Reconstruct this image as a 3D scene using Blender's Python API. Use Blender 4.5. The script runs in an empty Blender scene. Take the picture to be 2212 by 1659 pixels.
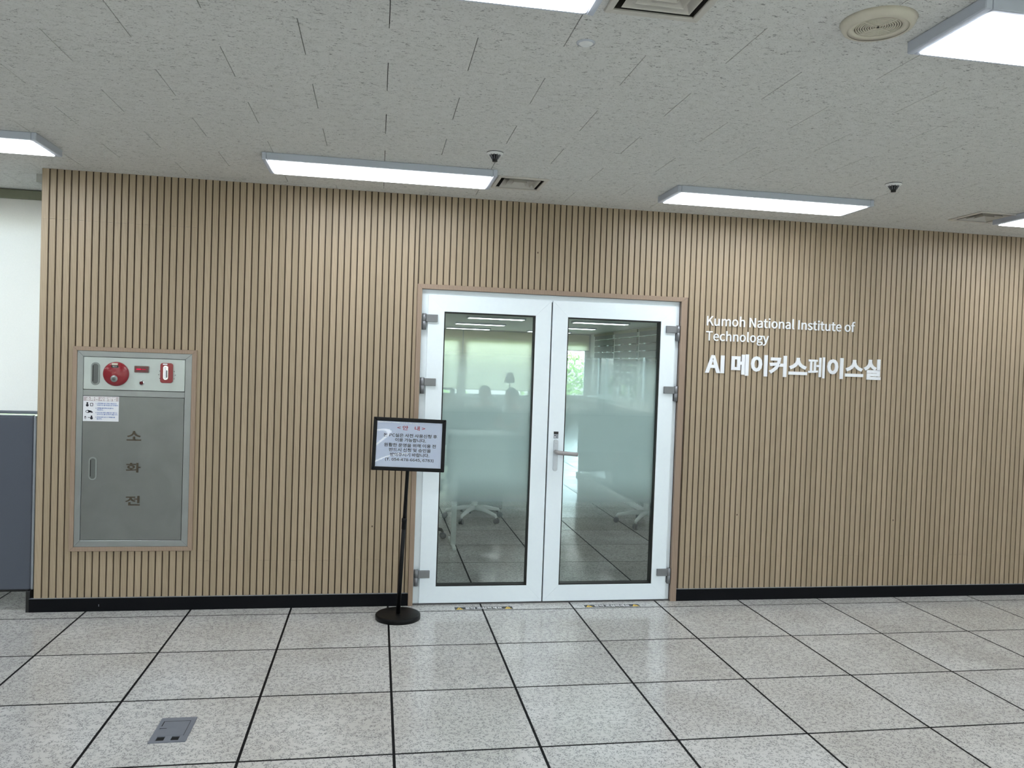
import bpy, bmesh, math, random, os
from mathutils import Vector, Matrix
random.seed(7)
sc = bpy.context.scene
COL = sc.collection
PI = math.pi

# ------------------------------------------------------------------ camera
cam_d = bpy.data.cameras.new('camera'); cam = bpy.data.objects.new('camera', cam_d); COL.objects.link(cam)
cam_d.sensor_fit = 'HORIZONTAL'; cam_d.sensor_width = 36.0
cam_d.lens = 1690.5 * 36.0 / 2212.0
yaw, pitch, roll = 0.17095, -0.02341, 0.03461
fwd = Vector((math.sin(yaw)*math.cos(pitch), math.cos(yaw)*math.cos(pitch), math.sin(pitch)))
rt0 = Vector((math.cos(yaw), -math.sin(yaw), 0)); up0 = rt0.cross(fwd)
rt = rt0*math.cos(roll) + up0*math.sin(roll); up = -rt0*math.sin(roll) + up0*math.cos(roll)
mw = Matrix((rt, up, -fwd)).transposed().to_4x4(); mw.translation = Vector((-0.1116, -4.9248, 1.5705))
cam.matrix_world = mw
cam_d.clip_start = 0.05; cam_d.clip_end = 300
sc.camera = cam

# ------------------------------------------------------------------ world, exposure
w = bpy.data.worlds.new('sky'); sc.world = w; w.use_nodes = True
nt = w.node_tree; bg = nt.nodes['Background']
sky = nt.nodes.new('ShaderNodeTexSky'); sky.sky_type = 'NISHITA'; sky.sun_disc = False
sky.sun_elevation = math.radians(48); sky.sun_rotation = math.radians(200); sky.air_density = 1.0; sky.dust_density = 2.5
hs = nt.nodes.new('ShaderNodeHueSaturation'); hs.inputs['Saturation'].default_value = 0.55   # hazy pale sky
nt.links.new(sky.outputs[0], hs.inputs['Color']); nt.links.new(hs.outputs[0], bg.inputs[0]); bg.inputs[1].default_value = 2.6
sc.view_settings.view_transform = 'Standard'; sc.view_settings.look = 'None'
sc.view_settings.gamma = 1.0; sc.view_settings.use_curve_mapping = False
sc.view_settings.exposure = 0.06
LAMP = 13.0            # radiance of the ceiling light diffusers
INNER_LAMP = 5.5

# ------------------------------------------------------------------ materials
def s2l(c):
    return tuple(((v/255.0)/12.92 if v/255.0 <= 0.04045 else ((v/255.0+0.055)/1.055)**2.4) for v in c)
class NT:
    def __init__(s, name):
        s.m = bpy.data.materials.new(name); s.m.use_nodes = True; s.t = s.m.node_tree
        s.b = s.t.nodes.get('Principled BSDF'); s.o = s.t.nodes.get('Material Output')
    def n(s, kind, **kw):
        x = s.t.nodes.new('ShaderNode'+kind)
        for k, v in kw.items():
            if isinstance(k, str) and hasattr(x, k): setattr(x, k, v)
        return x
    def l(s, a, b): s.t.links.new(a, b)
    def math(s, op, a, b=None, clamp=False):
        x = s.n('Math'); x.operation = op; x.use_clamp = clamp
        for i, v in enumerate((a, b)):
            if v is None: continue
            if isinstance(v, (int, float)): x.inputs[i].default_value = v
            else: s.l(v, x.inputs[i])
        return x.outputs[0]
    def ramp(s, f, stops):
        r = s.n('ValToRGB'); e = r.color_ramp.elements
        while len(e) < len(stops): e.new(0.5)
        for q, (p, c) in zip(e, stops):
            q.position = p; q.color = (*c, 1) if len(c) == 3 else c
        s.l(f, r.inputs[0]); return r.outputs[0]
    def mix(s, f, a, b):
        x = s.n('Mix'); x.data_type = 'RGBA'
        for i, v in ((0, f), (6, a), (7, b)):
            if isinstance(v, (int, float)): x.inputs[i].default_value = v
            elif isinstance(v, tuple): x.inputs[i].default_value = (*v, 1)
            else: s.l(v, x.inputs[i])
        return x.outputs[2]
    def pos(s, scale=(1,1,1), rnd=0.0):
        g = s.n('NewGeometry'); v = g.outputs['Position']
        if rnd:
            oi = s.n('ObjectInfo'); c = s.n('CombineXYZ')
            r = s.math('MULTIPLY', oi.outputs['Random'], rnd)
            for i in range(3): s.l(r, c.inputs[i])
            a = s.n('VectorMath'); a.operation = 'ADD'; s.l(v, a.inputs[0]); s.l(c.outputs[0], a.inputs[1]); v = a.outputs[0]
        m = s.n('Mapping'); m.inputs['Scale'].default_value = scale; s.l(v, m.inputs[0]); return m.outputs[0]
    def noise(s, v, scale, detail=2.0, dist=0.0):
        x = s.n('TexNoise'); x.inputs['Scale'].default_value = scale; x.inputs['Detail'].default_value = detail
        x.inputs['Distortion'].default_value = dist
        s.l(v, x.inputs['Vector']); return x.outputs['Fac']
    def bump(s, h, strength, dist=0.001):
        b = s.n('Bump'); b.inputs['Strength'].default_value = strength; b.inputs['Distance'].default_value = dist
        s.l(h, b.inputs['Height']); s.l(b.outputs[0], s.b.inputs['Normal'])
def plain(name, rgb, rough=0.5, metal=0.0, spec=0.5, var=0.03, vscale=40.0, coat=0.0):
    k = NT(name); c = s2l(rgb)
    f = k.noise(k.pos(), vscale, 3.0)
    lo = tuple(max(0, v*(1-var)) for v in c); hi = tuple(min(1, v*(1+var)) for v in c)
    k.l(k.ramp(f, [(0.3, lo), (0.7, hi)]), k.b.inputs['Base Color'])
    k.b.inputs['Roughness'].default_value = rough; k.b.inputs['Metallic'].default_value = metal
    k.b.inputs['Specular IOR Level'].default_value = spec; k.b.inputs['Coat Weight'].default_value = coat
    return k.m
def emit(name, rgb, strength):
    k = NT(name); e = k.n('Emission'); e.inputs[0].default_value = (*rgb, 1); e.inputs[1].default_value = strength
    k.l(e.outputs[0], k.o.inputs[0]); return k.m

def mat_slat(name, lo, hi, dark=1.0):
    k = NT(name)
    v = k.pos((1, 1, 1), 13.0)
    m1 = k.n('Mapping'); m1.inputs['Scale'].default_value = (260, 260, 7); k.l(v, m1.inputs[0])
    fine = k.noise(m1.outputs[0], 1.0, 4.0)
    m2 = k.n('Mapping'); m2.inputs['Scale'].default_value = (30, 30, 2.2); k.l(v, m2.inputs[0])
    wv = k.n('TexWave'); wv.wave_type = 'BANDS'; wv.bands_direction = 'DIAGONAL'
    wv.inputs['Scale'].default_value = 1.5; wv.inputs['Distortion'].default_value = 5.0; wv.inputs['Detail'].default_value = 2.0
    wv.inputs['Detail Scale'].default_value = 1.2
    k.l(m2.outputs[0], wv.inputs['Vector'])
    f = k.math('ADD', k.math('MULTIPLY', fine, 0.6), k.math('MULTIPLY', wv.outputs['Fac'], 0.4))
    oi = k.n('ObjectInfo')
    base = k.mix(oi.outputs['Random'], s2l(lo), s2l(hi))
    shade = k.ramp(f, [(0.2, (0.92, 0.905, 0.89)), (0.75, (1.035, 1.035, 1.035))])
    mm = k.n('Mix'); mm.data_type = 'RGBA'; mm.blend_type = 'MULTIPLY'; mm.inputs[0].default_value = 1.0
    k.l(base, mm.inputs[6]); k.l(shade, mm.inputs[7])
    k.l(mm.outputs[2], k.b.inputs['Base Color'])
    k.b.inputs['Roughness'].default_value = 0.42; k.b.inputs['Specular IOR Level'].default_value = 0.4
    k.bump(fine, 0.15, 0.0006)
    return k.m

def mat_floor():
    k = NT('terrazzo_floor_tile')
    v = k.pos((1, 1, 1), 17.0)
    n1 = k.noise(v, 108.0, 0.8, 0.5); n2 = k.noise(v, 52.0, 1.0); n3 = k.noise(v, 2.2, 3.0); n4 = k.noise(v, 210.0, 1.0)
    worm = k.math('LESS_THAN', k.math('ABSOLUTE', k.math('SUBTRACT', n1, 0.5)), 0.056)
    mask = k.math('GREATER_THAN', n2, 0.46)
    f = k.math('MULTIPLY', worm, mask)
    tint = k.ramp(n3, [(0.3, s2l((182, 180, 177))), (0.7, s2l((204, 204, 203)))])
    oi = k.n('ObjectInfo')
    tint2 = k.mix(k.math('MULTIPLY', oi.outputs['Random'], 0.25), tint, s2l((184, 178, 168)))
    c = k.mix(k.math('MULTIPLY', f, 0.6), tint2, s2l((92, 92, 95)))
    k.l(c, k.b.inputs['Base Color'])
    r = k.ramp(n3, [(0.3, (0.12,)*3), (0.75, (0.20,)*3)])
    k.l(r, k.b.inputs['Roughness']); k.b.inputs['Specular IOR Level'].default_value = 0.5
    k.bump(k.noise(v, 60.0, 2.0), 0.02, 0.0006)
    return k.m

def mat_ceiling(name='fissured_ceiling_tile', seams=False):
    k = NT(name)
    v = k.pos((1, 1, 1), 11.0)
    ma = k.n('Mapping'); ma.inputs['Scale'].default_value = (34, 105, 40); k.l(v, ma.inputs[0])
    mb = k.n('Mapping'); mb.inputs['Scale'].default_value = (38, 60, 40); k.l(v, mb.inputs[0])
    a = k.noise(ma.outputs[0], 1.0, 1.0, 0.7); m = k.noise(mb.outputs[0], 1.0, 1.0)
    worm = k.math('MULTIPLY', k.math('LESS_THAN', k.math('ABSOLUTE', k.math('SUBTRACT', a, 0.5)), 0.020), k.math('GREATER_THAN', m, 0.57))
    mc = k.n('Mapping'); mc.inputs['Scale'].default_value = (150, 260, 200); k.l(v, mc.inputs[0])
    pin = k.math('GREATER_THAN', k.noise(mc.outputs[0], 1.0, 0.5), 0.665)
    f = k.math('MAXIMUM', k.math('MULTIPLY', worm, 0.68), k.math('MULTIPLY', pin, 0.32))
    base = k.ramp(k.noise(v, 30.0, 2.0), [(0.3, s2l((212, 212, 208))), (0.7, s2l((220, 220, 217)))])
    k.l(k.mix(f, base, s2l((84, 84, 84))), k.b.inputs['Base Color'])
    k.b.inputs['Roughness'].default_value = 0.95; k.b.inputs['Specular IOR Level'].default_value = 0.1
    k.bump(k.math('SUBTRACT', 1.0, f), 0.4, 0.002)
    return k.m

def mat_steel(name, rgb, rough=0.3, aniso=0.0, axis=2):
    k = NT(name)
    sc_ = [420, 420, 420]; sc_[axis] = 5
    f = k.noise(k.pos(tuple(sc_)), 1.0, 3.0); g = k.noise(k.pos(), 5.0, 4.0, 0.6)
    c = s2l(rgb)
    k.l(k.ramp(g, [(0.3, tuple(v*0.92 for v in c)), (0.7, tuple(min(1, v*1.05) for v in c))]), k.b.inputs['Base Color'])
    k.b.inputs['Metallic'].default_value = 1.0
    rr = k.math('ADD', k.math('MULTIPLY', f, 0.08), rough - 0.04); k.l(rr, k.b.inputs['Roughness'])
    k.bump(f, 0.05, 0.0005)
    return k.m

def mat_glass():
    k = NT('clear_door_glass')
    tr = k.n('BsdfTransparent'); tr.inputs[0].default_value = (0.93, 0.97, 0.965, 1)
    gl = k.n('BsdfGlossy'); gl.inputs['Roughness'].default_value = 0.004; gl.inputs[0].default_value = (1, 1, 1, 1)
    fr = k.n('Fresnel'); fr.inputs[0].default_value = 1.52
    f = k.math('MULTIPLY', fr.outputs[0], 0.6, True)
    nz = k.noise(k.pos((3, 3, 1.5)), 1.0, 1.0)
    bp = k.n('Bump'); bp.inputs['Strength'].default_value = 0.02; bp.inputs['Distance'].default_value = 0.02; k.l(nz, bp.inputs['Height'])
    k.l(bp.outputs[0], gl.inputs['Normal'])
    mx = k.n('MixShader'); k.l(f, mx.inputs[0]); k.l(tr.outputs[0], mx.inputs[1]); k.l(gl.outputs[0], mx.inputs[2])
    k.l(mx.outputs[0], k.o.inputs[0]); return k.m

def mat_film():
    # frosted dot-print privacy film: printed dots thin out at the top and bottom edge
    k = NT('frosted_dot_film')
    g = k.n('NewGeometry'); sp = k.n('SeparateXYZ'); k.l(g.outputs['Position'], sp.inputs[0]); z = sp.outputs['Z']
    def mr(a, b, c, d):
        x = k.n('MapRange'); x.interpolation_type = 'SMOOTHSTEP'
        for i, v in zip((1, 2, 3, 4), (a, b, c, d)): x.inputs[i].default_value = v
        k.l(z, x.inputs[0]); return x.outputs[0]
    cov = k.math('MULTIPLY', mr(0.50, 0.86, 0, 1), mr(1.50, 1.735, 1, 0.05))
    dot = k.n('TexWave'); dot.wave_type = 'BANDS'; dot.bands_direction = 'DIAGONAL'
    dot.inputs['Scale'].default_value = 62.0; k.l(k.pos((1, 0, 1)), dot.inputs['Vector'])
    edge = k.math('MULTIPLY', k.math('MULTIPLY', cov, k.math('SUBTRACT', 1.0, cov)), 0.55)
    cov2 = k.math('ADD', cov, k.math('MULTIPLY', edge, k.math('SUBTRACT', dot.outputs['Fac'], 0.5)))
    fac = k.math('MULTIPLY', cov2, 0.65, True)
    tr = k.n('BsdfTransparent'); tr.inputs[0].default_value = (0.97, 1, 0.99, 1)
    df = k.n('BsdfDiffuse'); df.inputs[0].default_value = (*s2l((238, 254, 255)), 1)
    tl = k.n('BsdfTranslucent'); tl.inputs[0].default_value = (*s2l((238, 254, 255)), 1)
    m1 = k.n('MixShader'); m1.inputs[0].default_value = 0.06; k.l(df.outputs[0], m1.inputs[1]); k.l(tl.outputs[0], m1.inputs[2])
    m2 = k.n('MixShader'); k.l(fac, m2.inputs[0]); k.l(tr.outputs[0], m2.inputs[1]); k.l(m1.outputs[0], m2.inputs[2])
    k.l(m2.outputs[0], k.o.inputs[0]); return k.m

def mat_window():
    k = NT('window_glass')
    tr = k.n('BsdfTransparent'); tr.inputs[0].default_value = (0.9, 0.95, 0.96, 1)
    gl = k.n('BsdfGlossy'); gl.inputs['Roughness'].default_value = 0.01
    fr = k.n('Fresnel'); fr.inputs[0].default_value = 1.5
    mx = k.n('MixShader'); k.l(fr.outputs[0], mx.inputs[0]); k.l(tr.outputs[0], mx.inputs[1]); k.l(gl.outputs[0], mx.inputs[2])
    k.l(mx.outputs[0], k.o.inputs[0]); return k.m

def mat_blind(name, rgb, trans=0.5):
    k = NT(name)
    v = k.noise(k.pos((300, 300, 300)), 1.0, 1.0); c = s2l(rgb)
    col = k.ramp(v, [(0.3, tuple(x*0.96 for x in c)), (0.7, c)])
    df = k.n('BsdfDiffuse'); tl = k.n('BsdfTranslucent'); k.l(col, df.inputs[0]); k.l(col, tl.inputs[0])
    mx = k.n('MixShader'); mx.inputs[0].default_value = trans; k.l(df.outputs[0], mx.inputs[1]); k.l(tl.outputs[0], mx.inputs[2])
    k.l(mx.outputs[0], k.o.inputs[0]); return k.m

def mat_acetate():
    k = NT('clear_acetate')
    tr = k.n('BsdfTransparent'); tr.inputs[0].default_value = (0.985, 0.985, 0.99, 1)
    gl = k.n('BsdfGlossy'); gl.inputs['Roughness'].default_value = 0.03
    fr = k.n('Fresnel'); fr.inputs[0].default_value = 1.5
    mx = k.n('MixShader'); k.l(k.math('MULTIPLY', fr.outputs[0], 0.9, True), mx.inputs[0]); k.l(tr.outputs[0], mx.inputs[1]); k.l(gl.outputs[0], mx.inputs[2])
    k.l(mx.outputs[0], k.o.inputs[0]); return k.m

M = dict(
    slat=mat_slat('oak_slat', (160, 144, 121), (171, 154, 131)),
    groove=plain('groove_backing', (78, 65, 50), 0.6, var=0.08),
    casing=mat_slat('oak_casing', (152, 132, 116), (156, 136, 119)),
    floor=mat_floor(), gasket=plain('floor_joint_black', (9, 9, 13), 0.6, spec=0.15),
    ceil=mat_ceiling(), plenum=plain('plenum_dark', (60, 60, 60), 0.9),
    paint=plain('wall_paint', (214, 214, 208), 0.85), paint_in=plain('inner_wall_paint', (206, 208, 204), 0.85),
    base=plain('black_baseboard', (7, 9, 14), 0.5, spec=0.15),
    upvc=plain('white_door_profile', (238, 248, 255), 0.22, spec=0.5, var=0.008),
    rubber=plain('black_gasket', (10, 10, 11), 0.5),
    hinge=plain('hinge_grey', (128, 130, 134), 0.38, metal=0.6),
    lever=plain('lever_taupe', (158, 154, 154), 0.35, metal=0.3),
    plate=plain('lever_plate_silver', (196, 203, 210), 0.35, metal=0.25),
    glass=mat_glass(), film=mat_film(), wglass=mat_window(), acetate=mat_acetate(),
    sill=plain('door_threshold', (92, 92, 94), 0.4, metal=0.5),
    housing=plain('lamp_housing', (188, 194, 206), 0.45, var=0.01), diff=emit('lamp_diffuser', (0.93, 0.985, 1.03), LAMP),
    diff_in=emit('lamp_diffuser_inner', (0.95, 1.0, 0.99), INNER_LAMP),
    vent=plain('vent_white_metal', (202, 198, 190), 0.5), vent_dark=plain('duct_dark', (60, 56, 52), 0.8), tan=plain('tan_knob', (186, 150, 90), 0.5),
    ivory=plain('ivory_plastic', (206, 200, 184), 0.4), grill=plain('grill_shadow', (120, 116, 104), 0.7),
    dome=plain('clear_dome', (190, 196, 206), 0.12, spec=0.6), blackp=plain('black_plastic', (12, 12, 14), 0.35),
    greyp=plain('grey_plastic', (96, 98, 104), 0.4), whitep=plain('white_plastic', (226, 228, 228), 0.4),
    steel=mat_steel('brushed_steel', (150, 154, 156), 0.33), steel_d=mat_steel('brushed_steel_door', (128, 131, 132), 0.34, axis=0),
    steel_p=mat_steel('dull_steel_panel', (196, 204, 202), 0.5),
    red=plain('red_plastic', (134, 22, 34), 0.25, coat=0.3), redled=emit('red_led', (1.0, 0.02, 0.10), 0.9), reddark=plain('red_lens_dark', (86, 8, 20), 0.15),
    chrome=plain('chrome', (214, 216, 218), 0.12, metal=1.0), slot=plain('slot_grey', (92, 96, 94), 0.45), slotrim=plain('slot_rim', (142, 148, 146), 0.4, metal=0.5),
    brass=plain('dark_bronze_letter', (74, 66, 54), 0.4, metal=0.5),
    white=plain('white_sign', (236, 239, 244), 0.4, var=0.01), blk=plain('stand_black', (8, 9, 11), 0.42, spec=0.2),
    paper=plain('notice_paper', (226, 236, 255), 0.6, var=0.01), ink=plain('ink_navy', (22, 22, 40), 0.6), inkred=plain('ink_red', (176, 26, 60), 0.6),
    stick=plain('sticker_paper', (228, 230, 236), 0.4, var=0.01), band=plain('sticker_band', (188, 178, 182), 0.5), inkblue=plain('ink_blue', (70, 108, 178), 0.6), inkwhite=plain('ink_white', (238, 238, 240), 0.6),
    yellow=plain('warning_yellow', (232, 196, 70), 0.5), tape=plain('black_tape', (34, 36, 42), 0.45),
    outlet=plain('outlet_grey', (118, 122, 132), 0.45, metal=0.2), hole=plain('hole_black', (6, 6, 6), 0.9),
    fabric=plain('grey_partition_fabric', (82, 87, 98), 0.95, var=0.10, vscale=420.0), alu=plain('aluminium_edge', (150, 156, 166), 0.4, metal=0.5),
    blind=mat_blind('white_roller_blind', (250, 247, 242), 0.48), blind_c=mat_blind('cream_roller_blind', (246, 243, 228), 0.7), blind_g=mat_blind('grey_roman_blind', (132, 136, 134), 0.18),
    headrail=plain('blind_headrail', (122, 124, 104), 0.5),
    desk=plain('white_laminate', (222, 226, 224), 0.45), dark=plain('charcoal_board', (58, 64, 68), 0.6), mesh=plain('dark_mesh_fabric', (44, 48, 52), 0.9),
    screen=plain('dark_screen', (24, 26, 30), 0.25), shade=plain('lamp_shade_fabric', (168, 166, 150), 0.8),
    skin=plain('skin', (196, 152, 128), 0.5), hair=plain('black_hair', (22, 20, 20), 0.5), tee=plain('white_tshirt', (220, 222, 222), 0.9), dtee=plain('dark_shirt', (46, 48, 54), 0.9), jean=plain('dark_trousers', (48, 52, 62), 0.9), shoe=plain('shoe_dark', (34, 34, 36), 0.6),
    bark=plain('bark', (86, 72, 58), 0.9), leaf=plain('tree_leaves', (92, 128, 62), 0.8, var=0.35, vscale=3.0), grass=plain('grass', (96, 120, 66), 0.9, var=0.2, vscale=1.0),
    frame=plain('window_frame', (214, 220, 222), 0.4), cardboard=plain('box_card', (150, 130, 104), 0.8), frame_light=plain('pale_frame', (205, 214, 210), 0.4),
)

# ------------------------------------------------------------------ mesh helpers
def wloc(p):
    v = Vector((0, 0, 0))
    while p is not None: v += p.location; p = p.parent
    return v
class MB:
    def __init__(s): s.v = []; s.f = []; s.sm = []
    def quadbox(s, c):
        b = len(s.v); s.v += c
        for q in ((0,3,2,1),(4,5,6,7),(0,1,5,4),(1,2,6,5),(2,3,7,6),(3,0,4,7)): s.f.append(tuple(b+i for i in q)); s.sm.append(False)
        return s
    def box(s, x0, x1, y0, y1, z0, z1):
        return s.quadbox([(x0,y0,z0),(x1,y0,z0),(x1,y1,z0),(x0,y1,z0),(x0,y0,z1),(x1,y0,z1),(x1,y1,z1),(x0,y1,z1)])
    def prism(s, poly, a, b, axis='y'):
        # poly of 2D points; axis y -> (x,z), axis z -> (x,y), axis x -> (y,z)
        def p3(p, t):
            return {'y': (p[0], t, p[1]), 'z': (p[0], p[1], t), 'x': (t, p[0], p[1])}[axis]
        n = len(poly); k = len(s.v)
        s.v += [p3(p, a) for p in poly] + [p3(p, b) for p in poly]
        s.f.append(tuple(range(k, k+n))); s.f.append(tuple(range(k+2*n-1, k+n-1, -1))); s.sm += [False, False]
        for i in range(n):
            j = (i+1) % n; s.f.append((k+i, k+n+i, k+n+j, k+j)); s.sm.append(False)
        return s
    def lathe(s, prof, c=(0,0,0), n=32, axis='z', smooth=True):
        k = len(s.v); m = len(prof)
        for i in range(n):
            a = 2*PI*i/n; ca, sa = math.cos(a), math.sin(a)
            for r, h in prof:
                p = {'z': (r*ca, r*sa, h), 'y': (r*ca, h, r*sa), 'x': (h, r*ca, r*sa)}[axis]
                s.v.append((c[0]+p[0], c[1]+p[1], c[2]+p[2]))
        for i in range(n):
            j = (i+1) % n
            for t in range(m-1):
                s.f.append((k+i*m+t, k+j*m+t, k+j*m+t+1, k+i*m+t+1)); s.sm.append(smooth)
        return s
    def tube(s, path, r, n=10, smooth=True):
        k = len(s.v); P = [Vector(p) for p in path]; rs = r if isinstance(r, (list, tuple)) else [r]*len(P)
        prev = None
        for i, p in enumerate(P):
            d = (P[min(i+1, len(P)-1)] - P[max(i-1, 0)]).normalized()
            if prev is None:
                a = Vector((0,0,1)) if abs(d.z) < 0.9 else Vector((1,0,0)); u = d.cross(a).normalized()
            else: u = (prev - d*prev.dot(d)).normalized()
            prev = u; w_ = d.cross(u)
            for j in range(n):
                t = 2*PI*j/n; q = p + (u*math.cos(t) + w_*math.sin(t))*rs[i]; s.v.append(tuple(q))
        for i in range(len(P)-1):
            for j in range(n):
                j2 = (j+1) % n; s.f.append((k+i*n+j, k+i*n+j2, k+(i+1)*n+j2, k+(i+1)*n+j)); s.sm.append(smooth)
        s.f.append(tuple(k+j for j in range(n))); s.f.append(tuple(k+(len(P)-1)*n+j for j in range(n))); s.sm += [False, False]
        return s
    def mesh(s, name, off=(0,0,0), bevel=0.0, seg=1):
        me = bpy.data.meshes.new(name)
        me.from_pydata([(a-off[0], b-off[1], c-off[2]) for a, b, c in s.v], [], s.f)
        me.polygons.foreach_set('use_smooth', s.sm)
        bm = bmesh.new(); bm.from_mesh(me)
        bmesh.ops.remove_doubles(bm, verts=bm.verts, dist=1e-6)
        bmesh.ops.recalc_face_normals(bm, faces=bm.faces)
        if bevel:
            ed = [e for e in bm.edges if len(e.link_faces) == 2 and e.calc_face_angle(0) > 0.6]
            bmesh.ops.bevel(bm, geom=ed, offset=bevel, segments=seg, profile=0.5, affect='EDGES', clamp_overlap=True)
        bm.to_mesh(me); bm.free(); me.update(); return me
    def build(s, name, mat, parent=None, bevel=0.0, seg=1, world=True):
        off = wloc(parent) if (world and parent is not None) else (0, 0, 0)
        return link(name, s.mesh(name, off, bevel, seg), mat, parent)
def link(name, me, mat, parent=None):
    if mat is not None:
        me.materials.clear(); me.materials.append(M[mat] if isinstance(mat, str) else mat)
    o = bpy.data.objects.new(name, me); COL.objects.link(o); o.parent = parent; return o
def tag(o, label, cat, group=None):
    o['label'] = label; o['category'] = cat
    if group: o['group'] = group
    return o
def thing(name, label, cat, loc=(0,0,0), group=None, rz=0.0):
    o = bpy.data.objects.new(name, None); COL.objects.link(o); o.location = loc; o.rotation_euler = (0, 0, rz)
    o.empty_display_size = 0.05
    return tag(o, label, cat, group)
def struct(o): o['kind'] = 'structure'; return o
def dup(root, loc, rz=0.0, label=None, group=None):
    r = root.copy(); COL.objects.link(r); r.location = loc; r.rotation_euler = (0, 0, rz)
    if label: r['label'] = label
    if group: r['group'] = group
    for ch in list(root.children):
        c = ch.copy(); COL.objects.link(c); c.parent = r
        for g in list(ch.children):
            d = g.copy(); COL.objects.link(d); d.parent = c
    return r
def rect_minus(r, holes):
    out = [r]
    for h in holes:
        nxt = []
        for (a, b, c, d) in out:
            x0, x1, y0, y1 = max(a, h[0]), min(b, h[1]), max(c, h[2]), min(d, h[3])
            if x0 >= x1 - 1e-6 or y0 >= y1 - 1e-6: nxt.append((a, b, c, d)); continue
            if a < x0 - 1e-6: nxt.append((a, x0, c, d))
            if x1 < b - 1e-6: nxt.append((x1, b, c, d))
            if c < y0 - 1e-6: nxt.append((x0, x1, c, y0))
            if y1 < d - 1e-6: nxt.append((x0, x1, y1, d))
        out = nxt
    return out
def rrect(x0, x1, z0, z1, r, n=5):
    P = []
    for cx, cz, a0 in ((x1-r, z1-r, 0), (x0+r, z1-r, PI/2), (x0+r, z0+r, PI), (x1-r, z0+r, 1.5*PI)):
        for i in range(n+1):
            a = a0 + PI/2*i/n; P.append((cx+r*math.cos(a), cz+r*math.sin(a)))
    return P

# ---- text -----------------------------------------------------------------
FONT = None
try:
    FONT = bpy.data.fonts.load(os.path.join(bpy.utils.system_resource('DATAFILES'), 'fonts', 'Noto Sans CJK Regular.woff2'))
except Exception: FONT = None
def text_mesh(body, width=None, height=None, extrude=0.0, offset=0.0, per_char=False, squash=None):
    """flat text in the XY plane, centred on its own box, scaled to the given width (or height)"""
    c = bpy.data.curves.new('txt', 'FONT'); c.body = body
    if FONT: c.font = FONT
    c.resolution_u = 3; c.offset = 0.0; c.fill_mode = 'BOTH' if extrude else 'FRONT'
    o = bpy.data.objects.new('txt', c)
    if per_char:
        for i in range(len(body)): c.body_format[i].material_index = i; c.materials.append(None)
    def bbox(me):
        xs = [v.co.x for v in me.vertices]; ys = [v.co.y for v in me.vertices]
        return min(xs), max(xs), min(ys), max(ys)
    me = bpy.data.meshes.new_from_object(o); x0, x1, y0, y1 = bbox(me)
    k = width/(x1-x0) if width else height/(y1-y0)
    if offset or extrude:
        c.offset = offset/k; c.extrude = extrude/k/2
        me = bpy.data.meshes.new_from_object(o); x0, x1, y0, y1 = bbox(me)
        k = width/(x1-x0) if width else height/(y1-y0)
    ky = k if squash is None else squash/(y1-y0)
    cx, cy = (x0+x1)/2, (y0+y1)/2
    for v in me.vertices: v.co = ((v.co.x-cx)*k, (v.co.y-cy)*ky, v.co.z*k)
    bpy.data.objects.remove(o); bpy.data.curves.remove(c)
    return me
def split_chars(me, n):
    res = []
    for i in range(n):
        fs = [p for p in me.polygons if p.material_index == i]
        if not fs: continue
        idx = {}; vs = []; ff = []
        for p in fs:
            q = []
            for vi in p.vertices:
                if vi not in idx: idx[vi] = len(vs); vs.append(tuple(me.vertices[vi].co))
                q.append(idx[vi])
            ff.append(q)
        m = bpy.data.meshes.new('letter'); m.from_pydata(vs, [], ff); m.update(); res.append(m)
    return res
def place_wall_text(me, x, y, z):
    # text plane XY -> world XZ facing -y
    for v in me.vertices:
        a, b, c = v.co; v.co = (x+a, y-c, z+b)
    return me

# ================================================================== THE ROOM
SF = 0.130            # front face of slats
CZ = 2.64             # ceiling
WX0, WX1 = -2.093, 8.0
# ---- floor: dark joint bed with terrazzo tiles on it
fl = struct(MB().box(-7, 8.2, -9.2, 18.2, -0.06, -0.0009).build('floor', 'gasket'))
tile_me = MB().box(-0.2942, 0.2942, -0.2942, 0.2942, -0.0009, 0.0).mesh('floor_tile', bevel=0.0004)
tile_me.materials.append(M['floor'])
near = set()
for i in range(-6, 10):
    for j in range(-6, 2): near.add((i, j))
for i in range(0, 7):
    for j in range(2, 12): near.add((i, j))
near = {t for t in near if not (t[1] >= 1 and t[0] < -6)}
far = MB()
for i in range(-11, 14):
    for j in range(-15, 30):
        x, y = 0.6*i + 0.3, 0.6*j + 0.3
        if (i, j) in near:
            o = bpy.data.objects.new('floor_tile', tile_me); COL.objects.link(o); o.location = (x, y, 0); o.parent = fl
        else: far.box(x-0.2942, x+0.2942, y-0.2942, y+0.2942, -0.0009, 0)
fo = far.build('floor_tile_field', 'floor', fl); fo['kind'] = 'stuff'

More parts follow.
